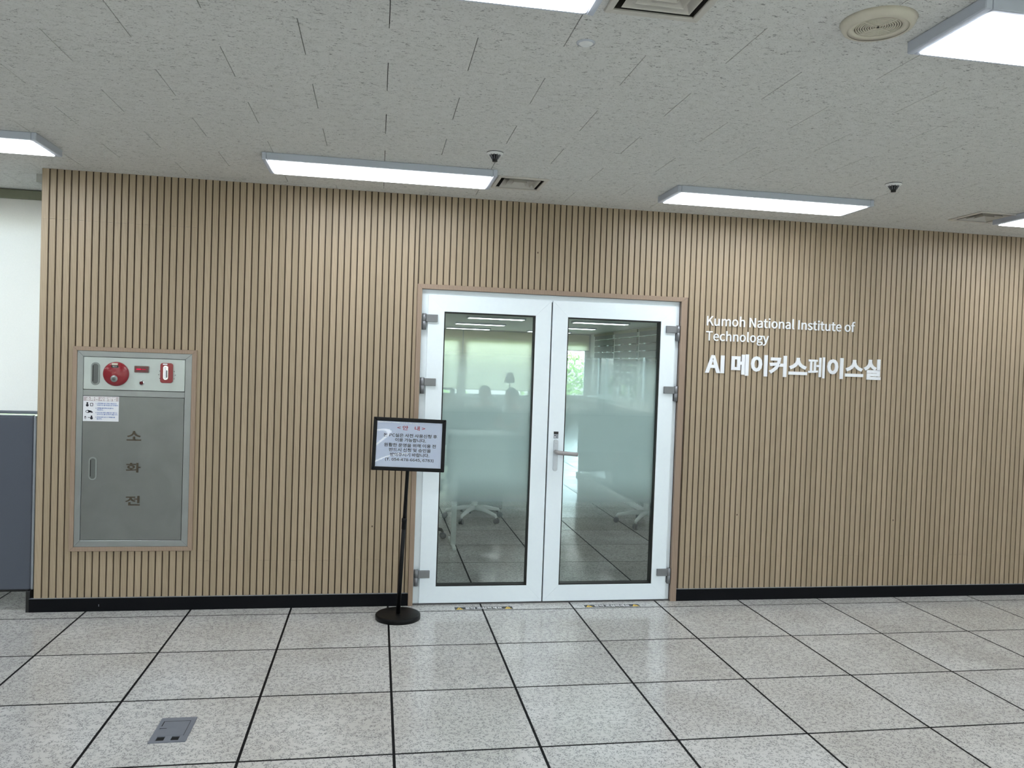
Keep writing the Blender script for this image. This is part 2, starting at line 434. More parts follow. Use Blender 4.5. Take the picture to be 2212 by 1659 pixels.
# ---- ceiling: staggered fissured tiles, with openings for the three diffusers
VENTS = [(0.675, -0.387), (3.735, -0.412), (0.668, -2.787)]
VH = 0.132
holes = [(x-VH, x+VH, y-VH, y+VH) for x, y in VENTS]
wallrect = (WX0, 9, SF+0.002, 9)
ce = struct(MB().box(-7, 8.2, -9.2, 0.30, 3.0, 3.06).build('ceiling', 'plenum'))
TW, TH = 0.575, 0.2965
tb = None; shared = None
X0, X1, Y0 = -3.5, 5.8, -2.348 - 4*TH
def tilebox(r): return (r[0]+0.0013, r[1]-0.0013, r[2]+0.0005, r[3]-0.0005)
for j in range(-4, 12):
    ya = -2.348 + TH*j; yb = ya + TH; ph = 0.181 if j % 2 == 0 else 0.181 - TW/2
    n0 = int(math.floor((X0 - ph)/TW))
    for n in range(n0, n0 + 18):
        xa = ph + TW*n; xb = xa + TW
        r = (max(xa, X0), min(xb, X1), ya, min(yb, 0.93))
        if r[1] - r[0] < 0.01 or r[3] - r[2] < 0.01: continue
        if ya > 0.13 and xa > WX0 - 0.01: continue
        parts = rect_minus(tilebox(r), holes + [wallrect])
        if not parts: continue
        if parts == [tilebox(r)] and abs(r[1]-r[0]-TW) < 1e-6 and abs(r[3]-r[2]-TH) < 1e-6:
            if shared is None:
                q = tilebox((-TW/2, TW/2, -TH/2, TH/2))
                shared = MB().box(q[0], q[1], q[2], q[3], 0, 0.015).mesh('ceiling_tile', bevel=0.0006); shared.materials.append(M['ceil'])
            o = bpy.data.objects.new('ceiling_tile', shared); COL.objects.link(o); o.location = ((r[0]+r[1])/2, (r[2]+r[3])/2, CZ); o.parent = ce
        else:
            mb = MB()
            for p in parts: mb.box(*p, CZ, CZ+0.015)
            mb.build('ceiling_tile', 'ceil', ce)
mb = MB()
for r in rect_minus((-7, 8.2, -9.2, 0.93), [(X0, X1, Y0, 0.93), wallrect]): mb.box(*r, CZ, CZ+0.02)
mb.build('ceiling_field', 'ceil', ce)

# ---- slatted wall
DX0, DX1, DZ = 0.127, 1.947, 2.073          # outer edge of the door casing
KX0, KX1, KZ0, KZ1 = -1.901, -1.201, 0.366, 1.597   # outer edge of the cabinet casing
BD = SF + 0.009
wb = MB()
IX0, IX1, IZ = 0.157, 1.905, 2.043
for r in rect_minus((WX0, WX1, 0.0, 3.0), [(IX0, IX1, -1, IZ), (KX0+0.02, KX1-0.02, KZ0+0.02, KZ1-0.02)]):
    wb.box(r[0], r[1], BD, 0.30, r[2], r[3])
wb.box(KX0, KX1, 0.292, 0.30, KZ0, KZ1)
wall = struct(wb.build('wall_slatted', 'groove'))
gl = [-2.053 + 0.0399*k for k in range(0, 55)]
gr = [0.807 + 0.03983*n for n in range(-17, 181)]
edges = [WX0-0.004] + gl + gr
edges = sorted(edges)
def slat(x0, x1, z0, z1, joint=None, notch=None):
    mb = MB(); fx0, fx1 = x0, x1
    segs = [(z0, z1)] if joint is None or not (z0 < joint < z1) else [(z0, joint-0.0004), (joint+0.0004, z1)]
    if notch:      # slat cut back beside a casing
        za, zb = notch[0]; cut = []
        for a, b in segs:
            for p, q in ((a, min(b, za)), (max(a, za), min(b, zb)), (max(a, zb), b)):
                if q - p > 1e-4: cut.append((p, q))
        segs = cut
    for a, b in segs:
        ch = 0.0012
        x0, x1 = notch[1] if notch and notch[0][0] - 1e-4 <= a and b <= notch[0][1] + 1e-4 else (fx0, fx1)
        poly = [(x0, BD), (x0, SF+ch), (x0+ch, SF), (x1-ch, SF), (x1, SF+ch), (x1, BD)]
        mb.prism(poly, a, b, 'z')
    o = mb.build('slat', 'slat', wall, world=True); return o
ZB, ZT = 0.082, CZ + 0.004
for a, b in zip(edges[:-1], edges[1:]):
    if a > 5.9: break
    x0, x1 = a + 0.004, b - 0.004
    if x1 - x0 < 0.008: continue
    cx = (x0+x1)/2
    joint = 2.345 if cx < -1.9 else 0.30
    def clip(e0, e1):
        X0_, X1_ = x0, x1
        if cx <= e0: X1_ = min(x1, e0)
        elif cx >= e1: X0_ = max(x0, e1)
        return X0_, X1_
    if KX0 < cx < KX1:
        slat(x0, x1, ZB, KZ0-0.0005); slat(x0, x1, KZ1+0.0005, ZT, 2.345)
    elif DX0 < cx < DX1:
        slat(x0, x1, DZ+0.0005, ZT)
    else:
        nk, nd = clip(KX0, KX1), clip(DX0, DX1)
        notch = ((KZ0-0.0005, KZ1+0.0005), nk) if nk != (x0, x1) else (((ZB, DZ+0.0005), nd) if nd != (x0, x1) else None)
        slat(x0, x1, ZB, ZT, joint, notch)
# left end face of the wall is closed by an oak end board
MB().box(WX0-0.002, WX0, BD-0.007, 0.30, ZB, ZT).build('end_board', 'slat', wall)
# small screw holes left in the slats
for (hx, hz) in ((0.903, 2.317), (2.375, 0.592), (3.576, 0.554), (-0.114, 0.513)):
    MB().box(hx-0.004, hx+0.004, SF-0.0006, SF+0.002, hz-0.005, hz+0.005).build('screw_plug', 'groove', wall)
# baseboards
def chip(parent): MB().box(-1.7285, -1.7255, 0.1176, 0.1182, 0.030, 0.043).build('paint_chip', 'alu', parent)
def baseboard(name, x0, x1):
    o = struct(MB().box(x0, x1, 0.118, BD+0.001, 0.0, 0.080).build(name, 'base', None, bevel=0.001))
    MB().box(x0, x1, 0.1185, BD+0.001, 0.0803, 0.0818).build('cap_strip', 'alu', o); return o
chip(baseboard('baseboard_left', -2.116, DX0-0.001)); baseboard('baseboard_right', DX1+0.001, 8.0)
# door casing (three mitred oak boards)
def ring(outer, inner, y0, y1, mat, name, parent, sides='LRTB', bevel=0.0):
    (a, b, c, d), (e, f, g, h) = outer, inner
    P = {'T': [(a, d), (b, d), (f, h), (e, h)], 'B': [(a, c), (e, g), (f, g), (b, c)],
         'L': [(a, c), (a, d), (e, h), (e, g)], 'R': [(b, c), (f, g), (f, h), (b, d)]}
    return [MB().prism(P[s], y0, y1, 'y').build(name, mat, parent, bevel=bevel) for s in sides]
t1 = struct(thing('trim_1', '', '')); 
for k_ in ('label', 'category'): del t1[k_]
ring((DX0, DX1, 0.0, DZ), (IX0, IX1, 0.0, IZ), 0.114, 0.20, 'casing', 'casing_board', t1, 'LRT', 0.001)

# ---- white door frame and two leaves
t2 = struct(thing('trim_2', '', ''))
for k_ in ('label', 'category'): del t2[k_]
ring((IX0+0.0005, IX1-0.0005, 0.0, IZ-0.0005), (0.205, 1.862, 0.0, 1.998), 0.148, 0.235, 'upvc', 'frame_board', t2, 'LRT', 0.0008)
MB().box(IX0+0.001, IX1-0.001, 0.132, 0.235, 0.0003, 0.007).build('threshold', 'sill', t2)
LF = 0.132; LB = 0.205
def leaf(name, x0, x1, gx0, gx1, hinge_left):
    d = struct(thing(name, '', '', (x0 if hinge_left else x1, LF, 0.010)))
    for k_ in ('label', 'category'): del d[k_]
    z0, z1, gz0, gz1 = 0.0105, 2.0075, 0.118, 1.904
    (a, b, c, e), (p, q, r, s) = (x0, x1, z0, z1), (gx0, gx1, gz0, gz1)
    P = {'rail': [[(a, e), (b, e), (q, s), (p, s)], [(a, c), (p, r), (q, r), (b, c)]],
         'stile': [[(a, c), (a, e), (p, s), (p, r)], [(b, c), (q, r), (q, s), (b, e)]]}
    for nm, L in P.items():
        for poly in L: MB().prism(poly, LF, LB, 'y').build(nm, 'upvc', d, bevel=0.0011, seg=2)
    gk = 0.0075
    mb = MB()
    for r4 in rect_minus((gx0-0.001, gx1+0.001, gz0-0.001, gz1+0.001), [(gx0+gk, gx1-gk, gz0+gk, gz1-gk)]):
        mb.box(r4[0], r4[1], LF+0.006, LB-0.01, r4[2], r4[3])
    mb.build('gasket', 'rubber', d)
    pane = MB().box(gx0+gk-0.004, gx1-gk+0.004, LF+0.030, LF+0.036, gz0+gk-0.004, gz1-gk+0.004).build('glass_pane', 'glass', d)
    # privacy film on the room side of the pane
    me = bpy.data.meshes.new('film'); yy = LF + 0.0375
    X = [gx0+gk, gx1-gk]; Zs = [0.48, 1.745]
    off = wloc(d)
    me.from_pydata([(X[0]-off.x, yy-off.y, Zs[0]-off.z), (X[1]-off.x, yy-off.y, Zs[0]-off.z), (X[1]-off.x, yy-off.y, Zs[1]-off.z), (X[0]-off.x, yy-off.y, Zs[1]-off.z)], [], [(0,1,2,3)])
    link('privacy_film', me, 'film', pane)
    return d
dl = leaf('door_1', 0.1985, 1.0095, 0.304, 0.905, True)
dr = leaf('door_2', 1.0185, 1.8735, 1.123, 1.771, False)
MB().box(1.0098, 1.0182, LF+0.022, LB, 0.012, 2.004).build('meeting_seal', 'rubber', dl)
def hinge(d, xk, sgn, zt):
    # knuckle on the frame, leaf plate on the door
    h = MB().lathe([(0.0, zt-0.104), (0.0135, zt-0.104), (0.0135, zt-0.052), (0.0128, zt-0.0515), (0.0128, zt-0.0505), (0.0135, zt-0.050), (0.0135, zt), (0.0, zt)], (xk, LF-0.004, 0), 20).build('hinge', 'hinge', d)
    xa, xb = sorted((xk + sgn*0.012, xk + sgn*0.086))
    MB().box(xa, xb, LF-0.014, LF+0.001, zt-0.052, zt-0.004).build('hinge_plate', 'hinge', h, bevel=0.002, seg=2)
    xa, xb = sorted((xk - sgn*0.010, xk + sgn*0.012))
    MB().box(xa, xb, LF+0.004, 0.149, zt-0.102, zt-0.054).build('hinge_foot', 'hinge', h, bevel=0.001)
for zt in (1.886, 1.475, 0.230):
    hinge(dl, 0.1755, 1, zt); hinge(dr, 1.8915, -1, zt - 0.005)
# lever handle with a long rounded plate
hd = MB().prism(rrect(1.054, 1.085, 0.882, 1.092, 0.014), LF-0.011, LF+0.0005, 'y').build('lever_plate', 'plate', dr, bevel=0.002, seg=2)
path = [(1.069, LF-0.006, 1.010), (1.069, LF-0.030, 1.010), (1.072, LF-0.046, 1.0095), (1.083, LF-0.055, 1.008), (1.10, LF-0.058, 1.007), (1.155, LF-0.057, 1.003), (1.208, LF-0.055, 0.999)]
MB().tube(path, [0.0145, 0.0145, 0.0145, 0.014, 0.014, 0.0135, 0.0135], 16).build('lever', 'lever', hd)
MB().lathe([(0, LF-0.0125), (0.004, LF-0.0125), (0.004, LF-0.0105)], (1.0695, 0, 1.066), 16, 'y').build('screw_cap', 'plate', hd)
stk = MB().box(1.0535, 1.0855, LF-0.0006, LF+0.0004, 1.0975, 1.144).build('lock_sticker', 'alu', dr)
MB().box(1.0538, 1.0852, LF-0.0009, LF-0.0005, 1.127, 1.1438).build('black_band', 'blackp', stk)
MB().prism([(1.0575, 1.1135), (1.0685, 1.1135), (1.063, 1.1225)], LF-0.0009, LF-0.0005, 'y').build('arrow_mark', 'blackp', stk)
MB().prism([(1.0575, 1.1115), (1.063, 1.1025), (1.0685, 1.1115)], LF-0.0009, LF-0.0005, 'y').build('arrow_mark', 'white', stk)
for z_, t_ in ((1.118, 'ON'), (1.107, 'OFF')):
    link('lock_text', place_wall_text(text_mesh(t_, height=0.006), 1.0765, LF-0.0009, z_), 'blackp', stk).location = -wloc(stk)

# ---- room shell (front room)
struct(MB().box(-7.1, -6.9, -9.2, 1.3, 0, 3.0).build('wall_left', 'paint'))
RW = [(-8.2, -5.9, 0.95, 2.45), (-5.5, -3.2, 0.95, 2.45)]
mb = MB()
for r in rect_minus((-9.2, BD, 0, 3.0), RW): mb.box(7.9, 8.1, r[0], r[1], r[2], r[3])
struct(mb.build('wall_right', 'paint'))
REAR = [(-6.6, -3.2), (-3.0, 0.4), (0.6, 4.0), (4.2, 7.6)]
mb = MB()
for r in rect_minus((-7, 8, 0, 3.0), [(a, b, 0.75, 2.55) for a, b in REAR]): mb.box(r[0], r[1], -9.2, -9.0, r[2], r[3])
struct(mb.build('wall_rear', 'paint'))
def window(name, axis, a0, a1, z0, z1, at, n=2, th=0.05):
    o = struct(thing(name, '', '', (a0 if axis == 'x' else at, at if axis == 'x' else a0, z0)))
    for k_ in ('label', 'category'): del o[k_]
    def bar(u0, u1, v0, v1):
        m = MB(); m.box(u0, u1, at-0.03, at+0.03, v0, v1) if axis == 'x' else m.box(at-0.03, at+0.03, u0, u1, v0, v1)
        m.build('window_frame', 'frame', o)
    bar(a0, a1, z0, z0+th); bar(a0, a1, z1-th, z1)
    for i in range(n+1):
        c = a0 + (a1-a0)*i/n; u = min(max(c - th/2, a0), a1-th); bar(u, u+th, z0+th, z1-th)
    for i in range(n):
        u0 = a0 + (a1-a0)*i/n + th*0.4; u1 = a0 + (a1-a0)*(i+1)/n - th*0.4
        m = MB(); m.box(u0, u1, at-0.003, at+0.003, z0+th*0.8, z1-th*0.8) if axis == 'x' else m.box(at-0.003, at+0.003, u0, u1, z0+th*0.8, z1-th*0.8)
        m.build('window_pane', 'wglass', o)
    return o
k = 1
for a, b in REAR:  # unseen rear windows and pale blinds, added to light the doors and slats
    window('window_%d' % k, 'x', a, b, 0.75, 2.55, -9.1); k += 1
    t = thing('roller_blind', 'unseen white roller blind added on the wall facing the slats, to light them', 'blind', ((a+b)/2, -8.96, 0.7), 'added blinds facing the slatted wall')
    MB().box(a-0.08, b+0.08, -8.962, -8.960, 0.70, 2.585).build('blind_cloth', 'blind', t); MB().box(a-0.08, b+0.08, -8.968, -8.954, 0.68, 0.70).build('hem_bar', 'alu', t)
    MB().box(a-0.09, b+0.09, -8.99, -8.93, 2.585, 2.636).build('headrail', 'headrail', t)
for a, b, c, d in RW: window('window_%d' % k, 'y', a, b, c, d, 8.0); k += 1
# alcove left of the slatted wall: window wall with roller blind
mb = MB()
for r in rect_minus((-7, WX0+0.1, 0, 3.0), [(-5.2, -2.16, 0.85, 2.50)]): mb.box(r[0], r[1], 0.95, 1.12, r[2], r[3])
struct(mb.build('wall_window', 'paint'))
struct(MB().box(WX0, WX0+0.1, 0.302, 0.95, 0, 3.0).build('wall_return', 'paint'))
window('window_%d' % k, 'x', -5.2, -2.16, 0.85, 2.50, 1.03, 3); k += 1
b_ = thing('roller_blind', 'white roller blind drawn over the window beside the slatted wall', 'blind', (-3.6, 0.86, 1.15))
MB().box(-5.1, WX0-0.115, 0.858, 0.860, 1.150, 2.585).build('blind_cloth', 'blind', b_)
MB().box(-5.1, WX0-0.115, 0.852, 0.866, 1.128, 1.150).build('hem_bar', 'alu', b_, bevel=0.003)
MB().box(-5.15, WX0-0.102, 0.84, 0.94, 2.575, 2.636).build('headrail', 'headrail', b_, bevel=0.004)

# ================================================================== LIGHTS AND CEILING FITTINGS
def make_light(label, mat='diff', zb=2.60, zt=CZ, group=None):
    t = thing('ceiling_light', label, 'ceiling light', (0, 0, zt), group)
    h = zt - zb
    MB().box(-0.598, 0.598, -0.164, 0.164, -h+0.002, 0).build('housing', 'housing', t, bevel=0.004, seg=2, world=False)
    for s_ in (-1, 1):
        xa, xb = sorted((s_*0.5985, s_*0.622)); MB().box(xa, xb, -0.164, 0.164, -h+0.002, 0).build('end_cap', 'housing', t, bevel=0.003, world=False)
    P = rrect(-0.594, 0.594, -0.146, 0.146, 0.012, 4)
    MB().prism(P, -h-0.001, -h+0.004, 'z').build('diffuser', mat, t, world=False)
    return t
G = 'LED ceiling panels of the slatted-wall room'
L0 = make_light('lit LED ceiling panel beside the small square vent above the glass doors', group=G); L0.location = (-0.117, -0.49, CZ)
LIT = [((2.178, -0.465), 'lit LED ceiling panel above the white wall lettering'),
       ((-2.428, -0.52), 'lit LED ceiling panel above the left end of the slatted wall, next to the blind'),
       ((4.462, -0.525), 'lit LED ceiling panel partly covering the small square vent, past the wall lettering'),
       ((-0.141, -2.838), 'lit LED ceiling panel beside the big square vent, away from the slatted wall'),
       ((2.136, -2.822), 'lit LED ceiling panel next to the round ceiling speaker')]
for (x, y), lb in LIT: dup(L0, (x, y, CZ), 0, lb, G)
for y in (-5.19, -7.54):
    for x in (-4.73, -2.43, -0.13, 2.16, 4.45, 6.75): dup(L0, (x, y, CZ), 0, 'lit LED ceiling panel over the open floor, with no vent or speaker beside it', G)
for x, y in ((-4.73, -0.5), (6.76, -0.5), (-4.73, -2.83), (-2.43, -2.83), (4.44, -2.83), (6.75, -2.83)): dup(L0, (x, y, CZ), 0, 'lit LED ceiling panel over the open floor, with no vent or speaker beside it', G)

def vent(x, y, label, big=False):
    t = thing('ceiling_vent', label, 'vent', (x, y, CZ), 'square ceiling diffusers')
    o = 0.147; i = 0.125
    for poly in ([(-o,-o),(o,-o),(i,-i),(-i,-i)], [(o,-o),(o,o),(i,i),(i,-i)], [(o,o),(-o,o),(-i,i),(i,i)], [(-o,o),(-o,-o),(-i,-i),(-i,i)]):
        MB().prism(poly, -0.008, 0.0005, 'z').build('frame_side', 'vent', t, bevel=0.002, world=False)
    m = MB(); 
    for r in rect_minus((-0.131, 0.131, -0.131, 0.131), [(-0.127, 0.127, -0.127, 0.127)]): m.box(r[0], r[1], r[2], r[3], 0.001, 0.10)
    m.box(-0.131, 0.131, -0.131, 0.131, 0.10, 0.104)
    m.build('duct_neck', 'vent_dark', t, world=False)
    for a, b, z0, z1 in ((0.106, 0.080, -0.006, 0.034), (0.074, 0.050, -0.006, 0.034), (0.042, 0.022, -0.006, 0.034)):
        for q in range(4):
            c, s_ = math.cos(q*PI/2), math.sin(q*PI/2)
            R2 = lambda p: (p[0]*c - p[1]*s_, p[0]*s_ + p[1]*c)
            th = 0.0015
            pts = [(-a, -a, z0), (a, -a, z0), (b, -b, z1), (-b, -b, z1)]
            up_ = [(p[0]*(1-0.02), p[1]*(1-0.02), p[2]+th) for p in pts]
            cc = [(*R2(p), p[2]) for p in pts] + [(*R2(p), p[2]) for p in up_]
            MB().quadbox(cc).build('louvre_blade', 'vent', t, world=False)
    MB().box(-0.02, 0.02, -0.02, 0.02, 0.020, 0.034).build('core_plate', 'vent', t, world=False)
    MB().lathe([(0, 0.012), (0.008, 0.012), (0.009, 0.021)], (0, 0, 0), 14).build('damper_knob', 'tan', t, world=False)
vent(*VENTS[0], 'small square four-way ceiling vent between the LED panels near the glass doors')
vent(*VENTS[1], 'square four-way ceiling vent half covered by a LED panel past the wall lettering')
vent(*VENTS[2], 'large square four-way ceiling vent cut off beside a LED panel, away from the slatted wall')
sp = thing('ceiling_speaker', 'round ivory ceiling speaker with a slotted grille', 'speaker', (1.338, -2.765, CZ))
MB().lathe([(0.086, -0.022), (0.098, -0.020), (0.104, -0.010), (0.108, 0.0), (0.09, 0.0), (0.086, -0.012)], (0,0,0), 48).build('bezel', 'ivory', sp, world=False)
MB().lathe([(0, -0.013), (0.0865, -0.013), (0.0865, -0.010), (0, -0.010)], (0,0,0), 48).build('grille_back', 'grill', sp, world=False)
for q in range(9):
    r = 0.012 + q*0.0068
    if q < 8: MB().lathe([(r, -0.0165), (r+0.0040, -0.0165), (r+0.0040, -0.0125), (r, -0.0125), (r, -0.0165)], (0,0,0), 36).build('grille_ring', 'ivory', sp, world=False)
MB().lathe([(0.066, -0.018), (0.0862, -0.021), (0.0862, -0.0125), (0.066, -0.0125), (0.066, -0.018)], (0,0,0), 48).build('grille_rim', 'ivory', sp, world=False)
for q in range(4):
    a = q*PI/2 + 0.35; c, s_ = math.cos(a), math.sin(a)
    MB().quadbox([(c*r0 - s_*h, s_*r0 + c*h, z) for z in (-0.0168, -0.0125) for (r0, h) in ((0.004, -0.003), (0.068, -0.003), (0.068, 0.003), (0.004, 0.003))]).build('grille_spoke', 'ivory', sp, world=False)
MB().lathe([(0, -0.0185), (0.004, -0.018), (0.0045, -0.0125)], (0,0,0), 12).build('center_screw', 'blackp', sp, world=False)
dm = thing('ceiling_sensor', 'small clear round dome sensor flush in the ceiling tile', 'sensor', (0.532, -2.397, CZ))
MB().lathe([(0.024, -0.004), (0.031, -0.002), (0.032, 0.0), (0.024, 0.0)], (0,0,0), 28).build('ring', 'dome', dm, world=False)
MB().lathe([(0, -0.011), (0.010, -0.010), (0.019, -0.007), (0.0245, -0.002)], (0,0,0), 28).build('dome', 'whitep', dm, world=False)
def detector(x, y, label):
    t = thing('heat_detector', label, 'detector', (x, y, CZ), 'black-tipped heat detectors')
    MB().lathe([(0, 0), (0.042, 0), (0.042, -0.006), (0.036, -0.012), (0, -0.012)], (0,0,0), 28).build('base_plate', 'whitep', t, world=False)
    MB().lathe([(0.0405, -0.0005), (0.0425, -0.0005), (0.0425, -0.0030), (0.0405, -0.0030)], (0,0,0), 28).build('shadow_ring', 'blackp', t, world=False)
    MB().lathe([(0, -0.012), (0.017, -0.012), (0.012, -0.030), (0, -0.030)], (0,0,0), 20).build('core', 'blackp', t, world=False)
    for q in range(10):
        a = 2*PI*q/10; c, s_ = math.cos(a), math.sin(a)
        MB().tube([(c*0.028, s_*0.028, -0.011), (c*0.021, s_*0.021, -0.021), (c*0.0145, s_*0.0145, -0.033)], 0.0026, 6).build('guard_rib', 'greyp', t, world=False)
    MB().lathe([(0, -0.046), (0.012, -0.046), (0.0135, -0.041), (0.0125, -0.032), (0.015, -0.030), (0, -0.030)], (0,0,0), 20).build('tip', 'blackp', t, world=False)
detector(0.440, -0.992, 'black-tipped heat detector on the ceiling in line with the glass doors')
detector(2.648, -1.018, 'black-tipped heat detector on the ceiling above the white wall lettering')

# ================================================================== FIRE HYDRANT CABINET
t3 = struct(thing('trim_3', '', ''))
for k_ in ('label', 'category'): del t3[k_]
ring((KX0, KX1, KZ0, KZ1), (KX0+0.024, KX1-0.026, KZ0+0.026, KZ1-0.024), 0.114, 0.20, 'casing', 'casing_board', t3, 'LRTB', 0.001)
cb = thing('fire_hydrant_cabinet', 'stainless steel fire hydrant cabinet set into the slatted wall', 'fire cabinet', (-1.552, 0.2, 0.392))
ax0, ax1, az0, az1 = KX0+0.0245, KX1-0.0265, KZ0+0.0265, KZ1-0.0245
px0, px1 = -1.8425, -1.2660
F0 = 0.1185
MB().box(ax0, ax1, 0.21, 0.29, az0, az1).build('back_box', 'steel_d', cb)
ring((ax0, ax1, az0, az1), (px0, px1, 0.4305, 1.5385), F0, 0.21, 'steel', 'frame_side', cb, 'LRTB', 0.0012)
MB().box(px0+0.0002, px1-0.0002, F0+0.001, 0.21, 1.304, 1.3395).build('middle_rail', 'steel', cb, bevel=0.001)
pn = MB().box(px0+0.002, px1-0.002, F0+0.0015, 0.20, 1.3425, 1.5360).build('upper_panel', 'steel_p', cb, bevel=0.0008)
dn = MB().box(px0+0.002, px1-0.002, F0+0.0015, 0.20, 0.4330, 1.3020).build('lower_door', 'steel_d', cb, bevel=0.0008)
PF = F0 + 0.0015
def slot(cx, cz, w_, h_, parent):
    r = w_/2
    o = MB().prism(rrect(cx-w_/2, cx+w_/2, cz-h_/2, cz+h_/2, r-0.0005, 8), PF-0.004, PF+0.001, 'y').build('slot_handle', 'slotrim', parent, bevel=0.0015, seg=2)
    w2, h2 = w_*0.66, h_-w_*0.36
    MB().prism(rrect(cx-w2/2, cx+w2/2, cz-h2/2, cz+h2/2, w2/2-0.0005, 8), PF-0.0048, PF-0.0035, 'y').build('slot_recess', 'slot', o)
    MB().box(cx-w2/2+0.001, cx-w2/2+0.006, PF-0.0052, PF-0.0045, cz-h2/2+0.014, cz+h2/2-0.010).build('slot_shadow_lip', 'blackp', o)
slot(-1.7745, 1.4365, 0.049, 0.137, pn)
slot(-1.778, 0.866, 0.046, 0.140, dn)
bell = MB().lathe([(0, PF-0.026), (0.058, PF-0.024), (0.068, PF-0.018), (0.0735, PF-0.006), (0.0735, PF+0.001), (0, PF+0.001)], (-1.6585, 0, 1.4385), 48, 'y').build('alarm_disc', 'red', pn)
MB().lathe([(0, PF-0.0275), (0.0195, PF-0.0275), (0.0205, PF-0.024)], (-1.6625, 0, 1.410), 24, 'y').build('call_button', 'slotrim', bell)
MB().lathe([(0, PF-0.0285), (0.010, PF-0.0285), (0.0105, PF-0.027)], (-1.6625, 0, 1.410), 20, 'y').build('button_center', 'slot', bell)
MB().box(-1.676, -1.644, PF-0.0262, PF-0.020, 1.492, 1.5035).build('name_strip', 'ivory', bell)
MB().box(-1.679, -1.640, PF-0.0268, PF-0.020, 1.477, 1.490).build('text_strip', 'blackp', bell)
link('strip_text', place_wall_text(text_mesh('발신기', height=0.008), -1.6595, PF-0.0271, 1.4835), 'inkwhite', bell).location = -wloc(bell)
led = MB().prism(rrect(-1.5565, -1.4715, 1.4495, 1.4925, 0.005), PF-0.006, PF+0.001, 'y').build('indicator_frame', 'slotrim', pn, bevel=0.001)
MB().prism(rrect(-1.5535, -1.4745, 1.4525, 1.4895, 0.003), PF-0.0085, PF-0.0055, 'y').build('indicator_lens', 'reddark', led)
MB().prism(rrect(-1.5440, -1.5160, 1.4680, 1.4745, 0.003), PF-0.0092, PF-0.0085, 'y').build('lit_lamp', 'redled', led)
MB().prism(rrect(-1.5140, -1.4900, 1.4695, 1.4722, 0.001), PF-0.0090, PF-0.0085, 'y').build('lit_glow_bar', 'redled', led)
bt = MB().lathe([(0, PF-0.005), (0.012, PF-0.005), (0.0155, PF-0.002), (0.0155, PF+0.001), (0, PF+0.001)], (-1.5125, 0, 1.3885), 24, 'y').build('jack_ring', 'chrome', pn)
MB().lathe([(0, PF-0.008), (0.008, PF-0.0075), (0.0105, PF-0.005)], (-1.5135, 0, 1.3885), 20, 'y').build('jack_button', 'reddark', bt)
ph = MB().prism(rrect(-1.4070, -1.3350, 1.3925, 1.5135, 0.014), PF-0.014, PF+0.001, 'y').build('flashlight_box', 'red', pn, bevel=0.004, seg=2)
MB().prism(rrect(-1.3895, -1.3600, 1.4110, 1.4980, 0.0135), PF-0.017, PF-0.0125, 'y').build('chrome_window', 'chrome', ph, bevel=0.001)
MB().prism(rrect(-1.3835, -1.3720, 1.4180, 1.4900, 0.005), PF-0.0182, PF-0.0165, 'y').build('bright_bar', 'white', ph)
MB().prism(rrect(-1.3715, -1.3645, 1.4250, 1.4700, 0.003), PF-0.0180, PF-0.0165, 'y').build('grey_bar', 'greyp', ph)
MB().box(-1.391, -1.366, PF-0.0155, PF-0.0125, 1.5025, 1.5100).build('white_tab', 'white', ph)
for hx, hz in ((-1.4115, 1.4640), (-1.4175, 1.4415), (-1.4115, 1.4190), (-1.3290, 1.4640), (-1.3230, 1.4415), (-1.3290, 1.4190)):
    MB().lathe([(0, PF-0.0008), (0.0026, PF-0.0008), (0.0026, PF+0.0005)], (hx, 0, hz), 10, 'y').build('screw_hole', 'blackp', pn)
for ch, cz_ in (('소', 1.067), ('화', 0.874), ('전', 0.673)):
    me = place_wall_text(text_mesh(ch, width=0.082, extrude=0.006, offset=0.0016, squash=0.058), -1.5495, PF-0.002, cz_)
    link('raised_letter', me, 'brass', dn).location = -wloc(dn)
st = MB().box(-1.8395, -1.6395, PF-0.0008, PF+0.0002, 1.1510, 1.3015).build('instruction_sticker', 'stick', dn)
MB().box(-1.8372, -1.6418, PF-0.0011, PF-0.0006, 1.2720, 1.2990).build('title_band', 'band', dn)
def wtext(body, x, z, h, mat, parent, name='print', y=PF-0.0013, off=0.0, width=None, left=False):
    me = text_mesh(body, width=width, height=None if width else h, offset=off)
    ww = max(v.co.x for v in me.vertices)
    o = link(name, place_wall_text(me, x + (ww if left else 0), y, z), mat, parent); o.location = -wloc(parent); return o
wtext('소화전 사용방법', -1.7395, 1.2855, 0, 'inkwhite', dn, 'title_text', off=0.0007, width=0.166)
rows = [(1.2580, '1. 소화전함을 열고 관창(노즐)을 잡고', 0.118), (1.2475, '    아래로 호스를 화재장소로 전개한다.', 0.120), (1.2300, '2. 개폐밸브를 왼쪽으로 돌려서', 0.100), (1.2195, '    개방한다.', 0.036),
        (1.2030, '3. 두손으로 관창노즐을 잡고 불이 난', 0.122), (1.1925, '    곳까지 호스를 전개하여 불을 끈다.', 0.118), (1.1760, '4. 화재진압후 반드시 개폐밸브를', 0.110), (1.1655, '    잠근다.', 0.030)]
for z_, b_t, w_t in rows: wtext(b_t.strip(), -1.7700 + (0.008 if b_t[0] == ' ' else 0), z_, 0, 'inkblue', dn, 'instruction_text', width=w_t, left=True, off=0.0002)
